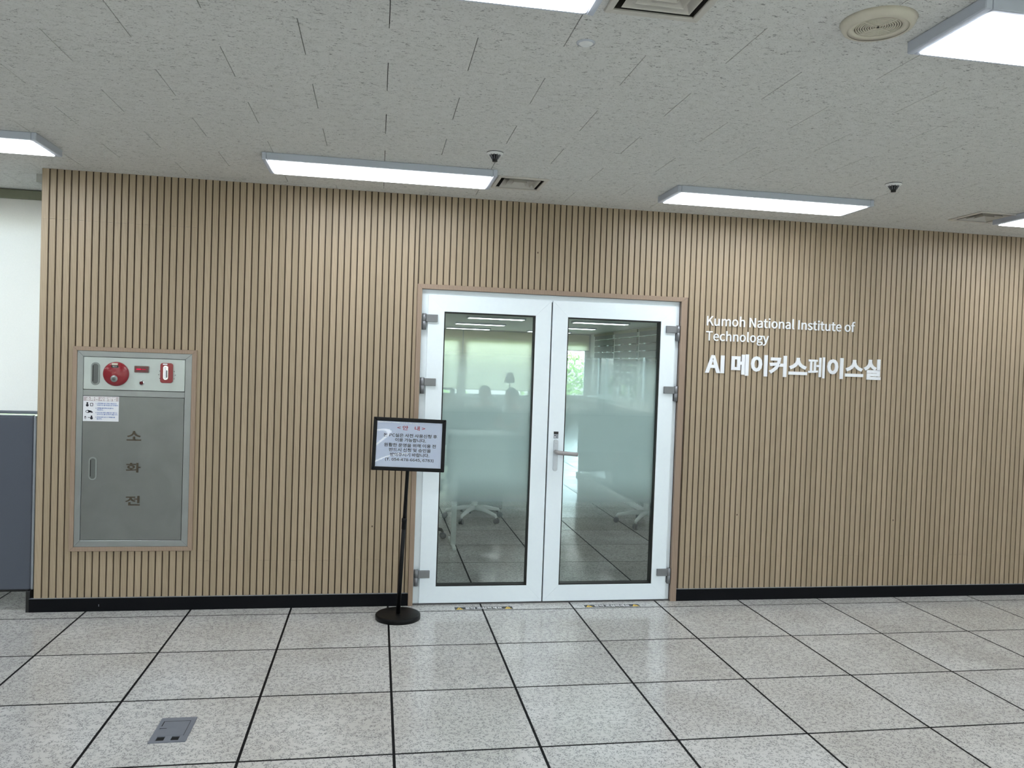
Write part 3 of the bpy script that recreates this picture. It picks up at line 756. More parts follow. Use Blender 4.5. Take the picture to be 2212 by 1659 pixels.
# little line drawings on the sticker: a person by a box, a hand on a valve, a person aiming at a flame
def blob(cx, cz, rx, rz, n=14): return [(cx+rx*math.cos(2*PI*i/n), cz+rz*math.sin(2*PI*i/n)) for i in range(n)]
for polys in ([blob(-1.816, 1.259, 0.005, 0.006), blob(-1.816, 1.246, 0.008, 0.008), rrect(-1.800, -1.784, 1.241, 1.260, 0.002)],
              [blob(-1.812, 1.209, 0.013, 0.009), blob(-1.800, 1.209, 0.010, 0.006), blob(-1.790, 1.205, 0.006, 0.004)],
              [blob(-1.826, 1.172, 0.005, 0.009), blob(-1.791, 1.180, 0.005, 0.005), blob(-1.791, 1.169, 0.008, 0.008), rrect(-1.812, -1.794, 1.171, 1.174, 0.001)]):
    mb = MB()
    for p in polys: mb.prism(p, PF-0.0011, PF-0.0006, 'y')
    mb.build('pictogram', 'ink', dn)
for polys in ([rrect(-1.797, -1.787, 1.244, 1.257, 0.002)], [blob(-1.816, 1.209, 0.006, 0.005)], [blob(-1.826, 1.170, 0.0025, 0.005)]):
    mb = MB()
    for p in polys: mb.prism(p, PF-0.0013, PF-0.0009, 'y')
    mb.build('pictogram_detail', 'stick', dn)

# ================================================================== WALL LETTERING
SY = SF - 0.0036
def lettering(name, label, lines, base):
    t = thing(name, label, 'sign', base)
    for body, x0, x1, zc, off, ext, sq in lines:
        me = text_mesh(body, width=x1-x0, extrude=ext, offset=off, per_char=True, squash=sq)
        chars = split_chars(me, len(body))
        if '페' in body:
            alt = split_chars(text_mesh(body, width=x1-x0, extrude=ext, offset=off*0.3, per_char=True, squash=sq), len(body))
            ci = body.replace(' ', '').index('페'); chars[ci] = alt[ci]
        for m in chars:
            place_wall_text(m, (x0+x1)/2 - base[0], SY - base[1], zc - base[2])
            link('letter', m, 'white', t)
    return t
lettering('english_lettering', 'white raised lettering naming the institute in English on the slatted wall', [
    ('Kumoh National Institute of', 2.0945, 3.206, 1.9265, 0.0010, 0.006, None), ('Technology', 2.0925, 2.554, 1.8130, 0.0010, 0.006, None)], (2.65, SY, 1.78))
lettering('korean_lettering', 'large bold white raised Korean lettering reading AI maker space room', [('AI 메이커스페이스실', 2.0945, 3.4205, 1.6305, 0.0062, 0.007, 0.148)], (2.76, SY, 1.56))

# ================================================================== NOTICE STAND
ss = thing('notice_stand', 'black floor stand holding a framed notice beside the door', 'sign stand', (0.058, -0.118, 0))
MB().lathe([(0, 0), (0.137, 0), (0.137, 0.024), (0.134, 0.0275), (0.126, 0.029), (0.03, 0.030), (0, 0.030)], (0,0,0), 64).build('round_base', 'blk', ss, world=False)
lean = math.radians(2.0)
def up_at(z, y=0.0): return (math.tan(lean)*z - 0.0005, y, z)
MB().tube([up_at(0.028), up_at(0.60)], 0.0125, 20).build('lower_pole', 'blk', ss, world=False)
MB().tube([up_at(0.58), up_at(0.93), up_at(1.0, 0.004)], 0.0108, 20).build('upper_pole', 'blk', ss, world=False)
MB().tube([up_at(0.548), up_at(0.553), up_at(0.590), up_at(0.592), up_at(0.612), up_at(0.616)], [0.0135, 0.0148, 0.0148, 0.0163, 0.0163, 0.0135], 20).build('height_collar', 'blk', ss, world=False)
FW, FH = 0.4405, 0.3215
RM = Matrix.Translation((0.035, -0.012, 1.0675)) @ Matrix.Rotation(math.radians(1.5), 4, 'Y') @ Matrix.Rotation(math.radians(-9.0), 4, 'X')
def tf(me):
    me.transform(RM); me.update(); return me
def fpart(name, mb, mat, bevel=0.0, parent=None, seg=1): return link(name, tf(mb.mesh(name, (0,0,0), bevel, seg)), mat, parent or ss)
fb = 0.0225
a, b, c, d = -FW/2, FW/2, -FH/2, FH/2
for poly in ([(a,d),(b,d),(b-fb,d-fb),(a+fb,d-fb)], [(a,c),(a+fb,c+fb),(b-fb,c+fb),(b,c)], [(a,c),(a,d),(a+fb,d-fb),(a+fb,c+fb)], [(b,c),(b-fb,c+fb),(b-fb,d-fb),(b,d)]):
    fpart('snap_frame_side', MB().prism(poly, -0.010, 0.006, 'y'), 'blk', 0.004, seg=2)
fpart('back_board', MB().box(a+0.004, b-0.004, 0.0015, 0.008, c+0.004, d-0.004), 'blk')
fpart('mount_bracket', MB().box(-0.02, 0.02, 0.006, 0.026, -0.16, 0.04), 'blk', 0.003)
ppr = fpart('notice_sheet', MB().box(a+0.012, b-0.012, 0.0002, 0.0012, c+0.012, d-0.012), 'paper')
IW, IH = FW-2*fb, FH-2*fb
for body, u, v, wd, mat, off in (('< 안    내 >', 0.521, 0.134, 0.43, 'inkred', 0.0006), ('본 PC실은 사전 사용신청 후', 0.515, 0.302, 0.82, 'ink', 0.0005), ('이용 가능합니다.', 0.520, 0.403, 0.472, 'ink', 0.0005),
        ('원활한 운영을 위해 이용 전', 0.516, 0.518, 0.795, 'ink', 0.0005), ('반드시 신청 및 승인을', 0.518, 0.620, 0.64, 'ink', 0.0005), ('받아주시기 바랍니다.', 0.518, 0.725, 0.60, 'ink', 0.0005), ('(T. 054-478-6645, 6783)', 0.517, 0.838, 0.741, 'ink', 0.0005)):
    me = place_wall_text(text_mesh(body, width=wd*IW, offset=off, squash=0.0225 if mat == 'ink' else 0.027), (u-0.5)*IW, -0.0001, (0.5-v)*IH)
    link('notice_text', tf(me), mat, ppr)
# buckled clear cover sheet
nx, nz = 40, 30; vs = []; fs = []
for j in range(nz+1):
    for i in range(nx+1):
        u = i/nx; v = j/nz; x = (u-0.5)*(IW+0.012); z = (v-0.5)*(IH+0.012)
        q = (u-0.5)*2; h = 0.0022*math.cos(q*1.45) * math.sin(v*PI)**0.5 + 0.0010*math.sin(v*7.0 + 1.6*q*q)
        vs.append((x, -0.0028 - max(h, -0.0012), z))
for j in range(nz):
    for i in range(nx): fs.append((j*(nx+1)+i, j*(nx+1)+i+1, (j+1)*(nx+1)+i+1, (j+1)*(nx+1)+i))
me = bpy.data.meshes.new('clear_cover'); me.from_pydata(vs, [], fs); me.polygons.foreach_set('use_smooth', [True]*len(fs))
link('clear_cover', tf(me), 'acetate', ss)

# ================================================================== FLOOR ITEMS
def floor_sticker(x0, x1, label):
    t = thing('threshold_sticker', label, 'floor sticker', ((x0+x1)/2, 0.043, 0))
    y0, y1 = -0.0255, 0.0255; hw = (x1-x0)/2
    MB().box(-hw, hw, y0, y1, 0.0001, 0.0006).build('tape', 'tape', t, world=False)
    for s_ in (-1, 1):
        cx = s_*(hw-0.030)
        g = MB().prism([(cx-0.023, -0.021), (cx+0.023, -0.021), (cx, 0.021)], 0.0006, 0.0009, 'z').build('warning_triangle', 'yellow', t, world=False)
        MB().prism([(cx-0.0022, -0.006), (cx+0.0022, -0.006), (cx+0.003, 0.009), (cx-0.003, 0.009)], 0.0009, 0.0011, 'z').build('exclamation_mark', 'tape', g, world=False)
        MB().box(cx-0.0024, cx+0.0024, -0.0145, -0.0095, 0.0009, 0.0011).build('exclamation_mark', 'tape', g, world=False)
    me = text_mesh('문턱 조심하세요', width=2*hw-0.135, offset=0.0012, squash=0.036)
    for v in me.vertices: v.co.z = 0.0009
    link('warning_text', me, 'inkwhite', t)
floor_sticker(0.424, 0.800, 'black warning strip with yellow triangles stuck before the left door leaf')
floor_sticker(1.283, 1.660, 'black warning strip with yellow triangles stuck before the handle-side door leaf')
fo = thing('floor_outlet', 'grey metal floor outlet box with two square cable holes', 'floor outlet', (-0.905, -1.507, 0))
m = MB()
hl = [(-0.047, -0.016, -0.098, -0.062), (0.010, 0.041, -0.098, -0.062)]
for r in rect_minus((-0.0715, 0.0715, -0.110, 0.110), hl): m.box(r[0], r[1], r[2], r[3], 0.0002, 0.0045)
m.build('cover_plate', 'outlet', fo, world=False)
for r in hl: MB().box(r[0], r[1], r[2], r[3], 0.0002, 0.0008).build('cable_hole', 'hole', fo, world=False)
lid = MB().box(-0.052, 0.052, -0.055, 0.072, 0.0046, 0.0054).build('lid', 'outlet', fo, bevel=0.0003, world=False)
for bx in ((-0.0525, 0.053, 0.0725, 0.076), (-0.0555, -0.0522, 0.030, 0.076), (0.0522, 0.0536, -0.06, 0.074)): MB().box(*bx, 0.0046, 0.0049).build('lid_gap', 'hole', lid, world=False)
lt = MB().box(-0.056, -0.030, 0.010, 0.024, 0.0054, 0.0066).build('latch', 'outlet', lid, bevel=0.0004, world=False)
MB().box(-0.057, -0.029, 0.0075, 0.0098, 0.0050, 0.0058).build('latch_shadow_gap', 'gasket', lid, world=False)

# ---- grey fabric partition in the alcove, left of the slatted wall
pt = thing('fabric_partition', 'dark grey fabric office partition standing left of the slatted wall', 'partition', (-3.0, 0.165, 0))
MB().box(-3.7, -2.1225, 0.150, 0.182, 0.128, 1.168).build('fabric_panel', 'fabric', pt, bevel=0.008, seg=3)
MB().box(-2.1222, -2.1080, 0.152, 0.180, 0.128, 1.172).build('edge_post', 'alu', pt, bevel=0.004, seg=2)
MB().box(-3.7, -2.124, 0.153, 0.179, 1.1685, 1.176).build('top_cap', 'alu', pt, bevel=0.002)
for x in (-2.125, -3.66): MB().box(x-0.009, x+0.013, 0.120, 0.20, 0.0, 0.127).build('foot', 'blackp', pt, bevel=0.002)
MB().box(-2.30, -2.112, 0.155, 0.177, 0.117, 0.1278).build('bottom_rail', 'blackp', pt)

# ================================================================== INNER ROOM BEHIND THE GLASS
FY, RX, IC = 17.8, 6.16, 2.59
struct(MB().box(WX0-0.1, 8.0, 0.30, FY+0.2, IC, IC+0.1).build('ceiling', plain('inner_ceiling', (188, 190, 186), 0.9)))
struct(MB().box(WX0, WX0+0.1, 1.12, FY, 0, IC).build('wall_partition', 'paint_in'))
mb = MB()
fwin = [(-1.4, 0.2, 0.66, 2.3), (0.45, 2.24, 0.66, 2.3), (2.40, 4.36, 0.66, 2.3), (4.75, 6.06, 0.70, 2.3)]
for r in rect_minus((WX0, RX+0.2, 0, IC), fwin): mb.box(r[0], r[1], FY, FY+0.2, r[2], r[3])
struct(mb.build('wall_far', 'paint_in'))
for q, (a, b, c, d) in enumerate(fwin):
    window('window_%d' % k, 'x', a, b, c, d, FY+0.1, 1 if q < 3 else 2); k += 1
    if q < 3:
        t = thing('roller_blind', 'cream roller blind lowered nearly to the sill in the room behind the glass doors', 'blind', ((a+b)/2, FY-0.03, 0.84), 'cream blinds in the far room')
        MB().box(a-0.06, b+0.06, FY-0.032, FY-0.030, 0.85, 2.55).build('blind_cloth', 'blind_c', t)
        MB().box(a-0.06, b+0.06, FY-0.040, FY-0.022, 0.835, 0.85).build('hem_bar', 'alu', t)
t = thing('roller_blind', 'cream roller blind pulled halfway up over the window onto the trees', 'blind', (5.4, FY-0.03, 1.95), 'cream blinds in the far room')
MB().box(4.70, 6.10, FY-0.032, FY-0.030, 2.09, 2.55).build('blind_cloth', 'blind_c', t); MB().box(4.70, 6.10, FY-0.040, FY-0.022, 2.075, 2.09).build('hem_bar', 'alu', t)
struct(MB().box(-2.0, 6.10, FY-0.12, FY, 0.60, 0.64).build('trim_4', 'frame_light'))
mb = MB()
rw = [(15.45, 17.25, 0.8, 2.45), (13.45, 15.3, 0.8, 2.45), (11.4, 13.3, 0.8, 2.45), (9.2, 11.2, 0.8, 2.45)]
for r in rect_minus((0.30, FY+0.2, 0, IC), rw): mb.box(RX, RX+0.2, r[0], r[1], r[2], r[3])
struct(mb.build('wall_side', 'paint_in'))
for q, (a, b, c, d) in enumerate(rw):
    window('window_%d' % k, 'y', a, b, c, d, RX+0.1, 2); k += 1
    t = thing('slatted_blind', ['grey banded blind in the corner next to the far wall of the inner room', 'grey banded blind with bright gaps, lowered lowest on the side wall of the inner room', 'grey banded blind next to the lowest one on the inner side wall', 'grey banded blind nearest the glass doors on the inner side wall'][q], 'blind', (RX-0.04, (a+b)/2, c), 'banded blinds on the inner side wall')
    zz = 2.55; bottom = (1.9, 1.28, 1.95, 1.95)[q]
    MB().box(RX-0.05, RX-0.02, a-0.02, b+0.02, 2.50, 2.57).build('headrail', 'headrail', t)
    while zz > bottom:
        MB().box(RX-0.036, RX-0.032, a+0.02, b-0.02, zz-0.150, zz).build('slat', 'blind_g', t); zz -= 0.176
struct(MB().box(RX-0.12, RX, 9.0, 17.6, 0.73, 0.77).build('trim_5', 'frame_light'))
# inner back side of the slatted wall gets the same painted finish
struct(MB().box(IX1+0.02, RX, 0.301, 0.315, 0, IC).build('wall_inner', 'paint_in'))
IL = make_light('lit LED ceiling panel in the room behind the glass doors', 'diff_in', 2.55, IC, 'LED panels in the far room'); first = True
for y in (1.6, 4.0, 6.4, 9.0, 11.65, 14.3, 16.9):
    for x in (0.05, 2.36, 4.67):
        if first: IL.location = (x, y, IC); first = False
        else: dup(IL, (x, y, IC))

# ---- furniture behind the glass
tb_ = thing('side_table', 'white high side table with a hanging front board, behind the left glass', 'table', (0.57, 1.8, 0))
MB().box(0.525, 1.03, 1.62, 2.02, 0.955, 0.985).build('table_top', 'desk', tb_, bevel=0.004)
MB().box(0.535, 1.03, 1.70, 1.718, 0.60, 0.935).build('front_board', 'desk', tb_, bevel=0.004)
for x in (0.66, 0.92): MB().box(x-0.012, x+0.012, 1.722, 1.745, 0.86, 0.955).build('hanger', 'desk', tb_)
MB().box(0.552, 0.594, 1.72, 1.765, 0.02, 0.955).build('leg', 'desk', tb_)
MB().box(0.556, 0.590, 1.60, 2.05, 0.0, 0.022).build('foot', 'desk', tb_, bevel=0.004)
def office_chair(label, loc, rz, frame='whitep', seatm='mesh', group='rolling office chairs in the far room'):
    t = thing('office_chair', label, 'chair', loc, group, rz)
    for q in range(5):
        a = 2*PI*q/5 + 0.3; c, s_ = math.cos(a), math.sin(a)
        lg = MB().tube([(0, 0, 0.125), (c*0.12, s_*0.12, 0.118), (c*0.285, s_*0.285, 0.082), (c*0.30, s_*0.30, 0.060)], [0.026, 0.023, 0.016, 0.012], 8).build('base_leg', frame, t, world=False)
        for h in (-0.014, 0.014):
            m = MB().lathe([(0, -0.009), (0.020, -0.009), (0.028, -0.005), (0.028, 0.005), (0.020, 0.009), (0, 0.009)], (0,0,0), 16, 'x')
            m.v = [(c*0.30 - s_*(x+h) - 0*c, s_*0.30 + c*(x+h), z+0.028) if False else (c*0.30 + (-s_)*(x+h) + c*y, s_*0.30 + c*(x+h) + s_*y, z+0.0285) for x, y, z in m.v]
            m.build('castor', 'greyp', lg, world=False)
    MB().lathe([(0, 0.10), (0.032, 0.10), (0.030, 0.22), (0.018, 0.22), (0.018, 0.42), (0, 0.42)], (0,0,0), 16).build('column', frame, t, world=False)
    MB().box(-0.23, 0.23, -0.22, 0.24, 0.42, 0.48).build('seat', seatm, t, bevel=0.025, seg=3, world=False)
    MB().prism(rrect(-0.21, 0.21, 0.52, 0.98, 0.06), 0.235, 0.262, 'y').build('backrest', seatm, t, bevel=0.006, world=False)
    MB().tube([(0, 0.10, 0.41), (0, 0.27, 0.43), (0, 0.285, 0.56), (0, 0.270, 0.72)], 0.018, 8).build('back_post', frame, t, world=False)
    for s_ in (-1, 1):
        x = s_*0.27
        MB().tube([(s_*0.20, 0.02, 0.415), (x, 0.02, 0.44), (x, -0.06, 0.56), (x, -0.14, 0.69), (x, -0.02, 0.705), (x, 0.14, 0.70), (x, 0.20, 0.66), (s_*0.215, 0.25, 0.60)], 0.014, 8).build('armrest', frame, t, world=False)
    return t
ch = office_chair('white-framed rolling chair behind the white high side table', (0.90, 2.92, 0), 2.6)
ch2 = office_chair('dark rolling office chair mostly hidden by the left door frame', (0.22, 1.98, 0), 1.2, 'blackp', 'mesh')
chP = office_chair('white-armed office chair under the person in the white t-shirt', (1.74, 5.18, 0), -PI/2 + 0.25)
chQ = office_chair('office chair under the person in dark clothes', (1.40, 6.08, 0), -0.2)
chR = office_chair('white-framed rolling chair beside the charcoal desk screens', (2.63, 2.66, 0), PI/2+0.9)
pd = thing('drawer_pedestal', 'low charcoal drawer pedestal on the floor behind the white-framed chair', 'drawer unit', (1.0, 3.5, 0))
MB().box(0.78, 1.25, 3.30, 3.72, 0.03, 0.36).build('body', 'dark', pd, bevel=0.01)
for q in range(2): 
    dwr = MB().box(0.79, 1.24, 3.288, 3.30, 0.045+q*0.155, 0.19+q*0.155).build('drawer', 'dark', pd, bevel=0.003)
    MB().box(0.95, 1.08, 3.281, 3.288, 0.150+q*0.155, 0.160+q*0.155).build('handle', 'alu', dwr)
for x in (0.82, 1.21):
    for y in (3.34, 3.68): MB().lathe([(0, 0), (0.015, 0), (0.015, 0.03), (0, 0.03)], (x, y, 0), 10).build('foot', 'blackp', pd)
dk = thing('desk', 'white desk with a dark monitor where two people sit', 'desk', (1.1, 4.9, 0))
MB().box(0.62, 1.36, 4.45, 5.75, 0.715, 0.740).build('desk_top', 'desk', dk, bevel=0.003)
for x in (0.65, 1.31):
    for y in (4.50, 5.70): MB().box(x-0.02, x+0.02, y-0.02, y+0.02, 0, 0.715).build('leg', 'desk', dk)
mo = thing('monitor', 'dark computer monitor seen from behind on the white desk', 'monitor', (1.14, 4.62, 0.74))
MB().box(0.965, 1.315, 4.60, 4.625, 0.80, 1.06).build('screen', 'screen', mo, bevel=0.006)
MB().box(1.12, 1.16, 4.63, 4.65, 0.755, 0.95).build('neck', 'blackp', mo); MB().box(1.04, 1.24, 4.56, 4.72, 0.74, 0.752).build('foot', 'blackp', mo, bevel=0.004)
pc = thing('computer_tower', 'black computer tower standing on the white desk beside the monitor', 'computer', (0.88, 4.85, 0.74))
MB().box(0.80, 0.955, 4.66, 5.04, 0.74, 1.12).build('case', 'blackp', pc, bevel=0.006); MB().box(0.815, 0.94, 4.652, 4.66, 1.02, 1.08).build('front_panel', 'greyp', pc)
rk = thing('storage_rack', 'tall charcoal open rack filled with small boxes beyond the desk', 'rack', (0.70, 6.3, 0))
for x in (0.42, 0.96):
    for y in (6.12, 6.48): MB().box(x-0.015, x+0.015, y-0.015, y+0.015, 0, 1.22).build('upright', 'dark', rk)
SHZ = (0.12, 0.42, 0.72, 1.00, 1.20)
for z in SHZ: MB().box(0.405, 0.975, 6.105, 6.495, z, z+0.02).build('shelf_board', 'dark', rk)
q = 0
for z in SHZ[1:4]:
    x = 0.44
    while x < 0.88:
        wd = random.uniform(0.08, 0.14); h = random.uniform(0.08, 0.15)
        bxo = MB().box(x, x+wd, 6.13, 6.13+random.uniform(0.15, 0.3), z+0.0202, z+0.0202+h).build('storage_box', random.choice(['dark', 'desk', 'cardboard', 'greyp']), None, bevel=0.002)
        tag(bxo, 'small storage box on the charcoal rack in the far room', 'box', 'boxes on the charcoal rack'); x += wd + 0.012; q += 1
# counters with charcoal screens along the right
for (ya, yb, lb) in ((3.08, 4.62, 'charcoal counter unit with a pale top, first past the right glass door'), (4.66, 6.20, 'charcoal counter unit with a pale top, behind the first counter unit')):
    t = thing('counter', lb, 'counter', (3.3, (ya+yb)/2, 0), 'charcoal counters in the far room')
    MB().box(2.815, 2.845, ya, yb, 0.30, 1.115).build('screen_panel', 'dark', t, bevel=0.006)
    MB().box(2.85, 3.90, ya, yb, 1.045, 1.075).build('top_board', 'desk', t, bevel=0.004)
    for y in (ya+0.03, yb-0.03):
        MB().box(2.85, 3.88, y-0.012, y+0.012, 0.06, 1.045).build('side_board', 'dark', t)
    MB().box(2.80, 2.86, ya, yb, 0.0, 0.05).build('foot_bar', 'whitep', t, bevel=0.015, seg=2)
    for y in (ya+0.08, yb-0.08): MB().box(2.818, 2.842, y-0.02, y+0.02, 0.05, 0.30).build('post', 'whitep', t)
    MB().box(3.84, 3.88, ya, yb, 0.0, 0.06).build('foot_bar', 'whitep', t)
def table_lamp(x, y, z0, zt, r, label):
    t = thing('table_lamp', label, 'lamp', (x, y, z0), 'shaded lamps in the far room')
    h = zt - z0
    MB().lathe([(0, 0), (0.055, 0), (0.055, 0.012), (0.01, 0.02), (0, 0.02)], (0,0,0), 24).build('base', 'alu', t, world=False)
    MB().tube([(0, 0, 0.015), (0, 0, h-0.03)], 0.006, 8).build('stem', 'alu', t, world=False)
    MB().lathe([(r, h-0.15), (r*0.66, h), (r*0.66-0.002, h), (r-0.002, h-0.15), (r, h-0.15)], (0,0,0), 28).build('shade', 'shade', t, world=False)
    MB().box(-r*0.7, r*0.7, -0.002, 0.002, h-0.034, h-0.028).build('shade_bar', 'alu', t, world=False)
sd = thing('low_cabinet', 'pale low cabinet by the far side of the two seated people', 'cabinet', (1.9, 6.6, 0))
MB().box(1.35, 2.15, 6.58, 6.98, 0.0, 0.80).build('body', 'frame_light', sd, bevel=0.004)
for q in range(2): 
    dd = MB().box(1.36+q*0.395, 1.745+q*0.395, 6.565, 6.58, 0.04, 0.78).build('door', 'frame_light', sd, bevel=0.003)
    MB().box(1.70+q*0.06, 1.715+q*0.06, 6.555, 6.565, 0.40, 0.52).build('handle', 'alu', dd)
table_lamp(1.865, 6.75, 0.80, 1.46, 0.080, 'shaded lamp on the pale low cabinet behind the seated people')
table_lamp(3.30, 6.02, 1.075, 1.475, 0.068, 'shaded lamp on the counter unit farther from the glass doors')
table_lamp(3.28, 4.45, 1.075, 1.48, 0.075, 'shaded lamp on the counter unit nearer the glass doors')

# ---- two seated people (one continuous skinned mesh each, clothes and hair as children)
def skin_mesh(name, pts, edges, root, sub=2):
    me = bpy.data.meshes.new(name); keys = list(pts); ix = {kk: i for i, kk in enumerate(keys)}
    me.from_pydata([pts[kk][0] for kk in keys], [(ix[a], ix[b]) for a, b in edges], [])
    o = bpy.data.objects.new(name, me); COL.objects.link(o)
    md = o.modifiers.new('s', 'SKIN'); md.use_smooth_shade = True; md.branch_smoothing = 0.3
    for i, kk in enumerate(keys):
        r = pts[kk][1]; r = r if isinstance(r, tuple) else (r, r)
        sv = me.skin_vertices[0].data[i]; sv.radius = r; sv.use_root = (kk == root)
    sb = o.modifiers.new('u', 'SUBSURF'); sb.levels = sub; sb.render_levels = sub
    dg = bpy.context.evaluated_depsgraph_get(); dg.update()
    out = bpy.data.meshes.new_from_object(o.evaluated_get(dg)); out.polygons.foreach_set('use_smooth', [True]*len(out.polygons))
    bpy.data.objects.remove(o); return out
def person(label, loc, rz, tops, sleeve=True, tilt=0.0):
    t = thing('person', label, 'person', loc, None, rz)
    # local frame: faces -y, seat at z 0.48
    P = {'pelvis': ((0, 0.03, 0.57), (0.13, 0.11)), 'waist': ((0, 0.02, 0.70), (0.115, 0.095)), 'chest': ((0, -0.02, 0.86), (0.135, 0.10)), 'upchest': ((0, -0.035, 0.96), (0.115, 0.085)),
         'neck': ((0, -0.065, 1.035), 0.050), 'neck2': ((0, -0.085, 1.085), 0.050), 'jaw': ((0, -0.112, 1.118), (0.055, 0.062)), 'skull': ((0, -0.104, 1.172), (0.076, 0.088)), 'crown': ((0, -0.096, 1.228), (0.066, 0.078)), 'cap': ((0, -0.092, 1.252), (0.034, 0.040))}
    E = [('pelvis','waist'),('waist','chest'),('chest','upchest'),('upchest','neck'),('neck','neck2'),('neck2','jaw'),('jaw','skull'),('skull','crown'),('crown','cap')]
    for s_, n in ((-1, 'l'), (1, 'r')):
        P.update({n+'sh': ((s_*0.165, -0.03, 0.965), 0.058), n+'el': ((s_*0.235, -0.12, 0.765), 0.043), n+'fa': ((s_*0.20, -0.26, 0.775), 0.036), n+'wr': ((s_*0.145, -0.365, 0.785), 0.026),
                  n+'pa': ((s_*0.125, -0.425, 0.782), (0.032, 0.014)), n+'hip': ((s_*0.095, -0.02, 0.545), 0.085), n+'kn': ((s_*0.125, -0.42, 0.535), 0.060), n+'ca': ((s_*0.125, -0.41, 0.32), 0.050), n+'an': ((s_*0.125, -0.39, 0.10), 0.036), n+'he': ((s_*0.125, -0.40, 0.045), 0.038), n+'to': ((s_*0.13, -0.56, 0.035), 0.032)})
        E += [('upchest', n+'sh'), (n+'sh', n+'el'), (n+'el', n+'fa'), (n+'fa', n+'wr'), (n+'wr', n+'pa'), ('pelvis', n+'hip'), (n+'hip', n+'kn'), (n+'kn', n+'ca'), (n+'ca', n+'an'), (n+'an', n+'he'), (n+'he', n+'to')]
        for fi, (dx, L) in enumerate(((-0.026, 0.066), (-0.009, 0.076), (0.009, 0.071), (0.026, 0.056))):
            bx_, by_ = s_*0.125 + dx, -0.455
            P[n+'f%d' % fi] = ((bx_, by_, 0.782), 0.0095); P[n+'g%d' % fi] = ((bx_ + dx*0.15, by_-L*0.55, 0.783), 0.0088); P[n+'h%d' % fi] = ((bx_ + dx*0.2, by_-L, 0.762), 0.0075)
            E += [(n+'pa', n+'f%d' % fi), (n+'f%d' % fi, n+'g%d' % fi), (n+'g%d' % fi, n+'h%d' % fi)]
        tx = s_*0.125 - s_*0.040
        P[n+'t0'] = ((tx, -0.405, 0.778), 0.0105); P[n+'t1'] = ((tx - s_*0.018, -0.445, 0.770), 0.0095); P[n+'t2'] = ((tx - s_*0.020, -0.475, 0.764), 0.008)
        E += [(n+'wr', n+'t0'), (n+'t0', n+'t1'), (n+'t1', n+'t2')]
    link('body', skin_mesh('body', P, E, 'pelvis'), 'skin', t)
    # hair: shell over the crown and back of the head, open at the face
    bm = bmesh.new(); bmesh.ops.create_uvsphere(bm, u_segments=28, v_segments=20, radius=1.0)
    for v in bm.verts: v.co = Vector((v.co.x*0.086, v.co.y*0.100 - 0.090, v.co.z*0.098 + 1.185))
    kill = [f for f in bm.faces if (f.calc_center_median().z < 1.235 and f.calc_center_median().y < -0.135) or f.calc_center_median().z < 1.115 or (f.calc_center_median().z < 1.165 and f.calc_center_median().y < -0.085)]
    bmesh.ops.delete(bm, geom=kill, context='FACES')
    bmesh.ops.solidify(bm, geom=bm.faces[:], thickness=0.012)
    hm = bpy.data.meshes.new('hair'); bm.to_mesh(hm); bm.free(); hm.polygons.foreach_set('use_smooth', [True]*len(hm.polygons))
    link('hair', hm, 'hair', t)
    MB().tube([(0, -0.176, 1.172), (0, -0.190, 1.152), (0, -0.180, 1.140)], [0.007, 0.013, 0.009], 8).build('nose', 'skin', t, world=False)
    sh = {kk: (P[kk][0], tuple(v+0.014 for v in (P[kk][1] if isinstance(P[kk][1], tuple) else (P[kk][1],)*2))) for kk in ('pelvis','waist','chest','upchest','lsh','rsh')}
    se = [('pelvis','waist'),('waist','chest'),('chest','upchest'),('upchest','lsh'),('upchest','rsh')]
    for s_, n in ((-1,'l'),(1,'r')):
        a, b = Vector(P[n+'sh'][0]), Vector(P[n+'el'][0]); sh[n+'sl'] = (tuple(a.lerp(b, 0.62)), 0.066); se.append((n+'sh', n+'sl'))
    link('shirt', skin_mesh('shirt', sh, se, 'pelvis'), tops, t)
    tp = {kk: (P[kk][0], tuple(v+0.012 for v in (P[kk][1] if isinstance(P[kk][1], tuple) else (P[kk][1],)*2))) for kk in ('pelvis','lhip','rhip','lkn','rkn','lca','rca','lan','ran')}
    link('trousers', skin_mesh('trousers', tp, [('pelvis','lhip'),('pelvis','rhip'),('lhip','lkn'),('rhip','rkn'),('lkn','lca'),('rkn','rca'),('lca','lan'),('rca','ran')], 'pelvis'), 'jean', t)
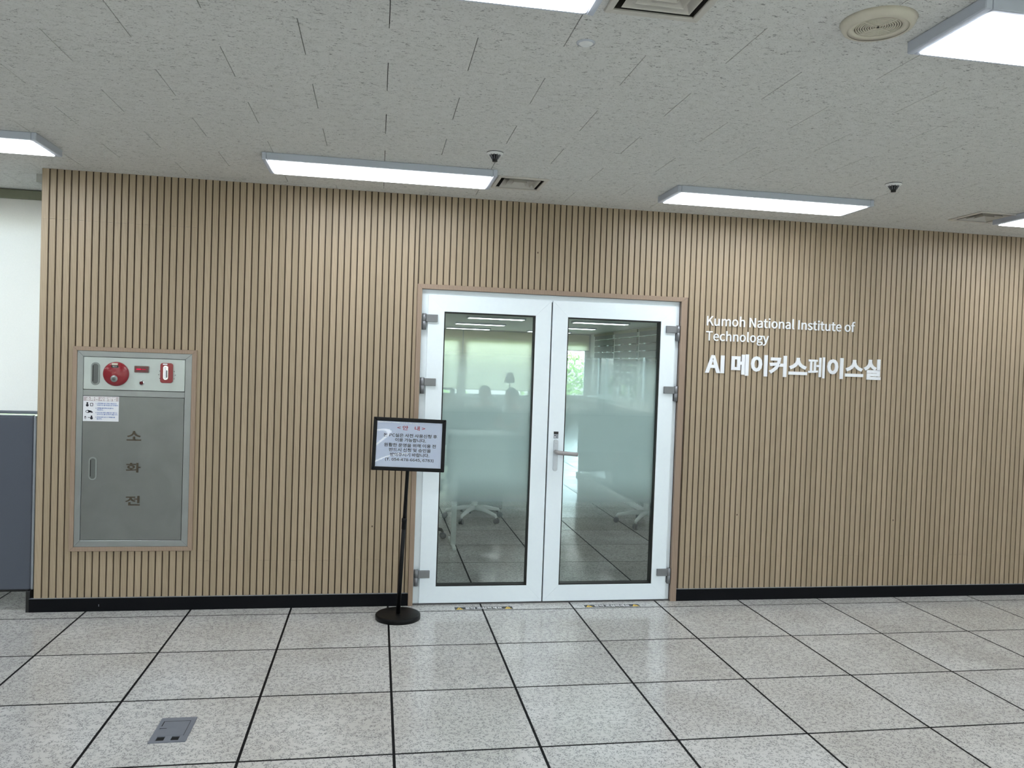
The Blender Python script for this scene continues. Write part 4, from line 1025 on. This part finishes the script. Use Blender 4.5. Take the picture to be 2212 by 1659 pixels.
    for s_ in (-1, 1):
        MB().prism([(s_*0.13-0.045, -0.61), (s_*0.13+0.045, -0.61), (s_*0.13+0.042, -0.36), (s_*0.13-0.042, -0.36)], 0.0, 0.075, 'z').build('shoe', 'shoe', t, bevel=0.02, seg=2, world=False)
        e = MB().lathe([(0, -0.006), (0.006, 0), (0, 0.006)], (s_*0.030, -0.176, 1.178), 10).build('eye', 'hair', t, world=False)
        MB().lathe([(0, -0.010), (0.018, -0.006), (0.020, 0.004), (0, 0.008)], (s_*0.082, -0.080, 1.155), 12, 'x').build('ear', 'skin', t, world=False)
    MB().box(-0.020, 0.020, -0.176, -0.160, 1.112, 1.118).build('mouth', 'inkred', t, bevel=0.002, world=False)
    return t
person('seated person with black hair in a white t-shirt leaning over the desk', (1.72, 5.20, 0), -PI/2 + 0.25, 'tee')
person('seated person with black hair in dark clothes beside the white t-shirt wearer', (1.40, 6.02, 0), -0.2, 'dtee')

# ================================================================== OUTSIDE
struct(MB().box(-60, 60, -60, -9.4, -3.2, -3.0).build('ground', 'grass')); struct(MB().box(-60, 60, 18.4, 90, -3.2, -3.0).build('ground', 'grass')); struct(MB().box(8.4, 60, -9.4, 18.4, -3.2, -3.0).build('ground', 'grass'))
def tree(x, y, h, r, label):
    t = thing('tree', label, 'tree', (x, y, -3.0), 'trees outside the far window')
    MB().tube([(0, 0, 0), (0.05, 0, h*0.4), (0.0, 0.1, h*0.75)], [0.22, 0.16, 0.08], 8).build('trunk', 'bark', t, world=False)
    bm = bmesh.new(); rg = random.Random(int(x*10+y))
    for _ in range(3000):
        a = rg.uniform(0, 2*PI); u = rg.uniform(-1, 1); rr = r*(rg.random()**0.4); q = math.sqrt(1-u*u)
        c = Vector((rr*q*math.cos(a), rr*q*math.sin(a), h*0.72 + rr*u*1.1)); s_ = rg.uniform(0.06, 0.13)
        ax = Vector((rg.uniform(-1,1), rg.uniform(-1,1), rg.uniform(-1,1))).normalized(); bx_ = ax.orthogonal().normalized()
        vs_ = [bm.verts.new(c + ax*s_), bm.verts.new(c + bx_*s_*0.5), bm.verts.new(c - ax*s_), bm.verts.new(c - bx_*s_*0.5)]; bm.faces.new(vs_)
    me = bpy.data.meshes.new('foliage'); bm.to_mesh(me); bm.free(); link('foliage', me, 'leaf', t)
for x, y, h, r in ((6.6, 24, 4.4, 2.0), (12.5, 27, 4.6, 2.2), (1.2, 26, 4.6, 2.2)): tree(x, y, h, r, 'leafy green tree outside the far window')
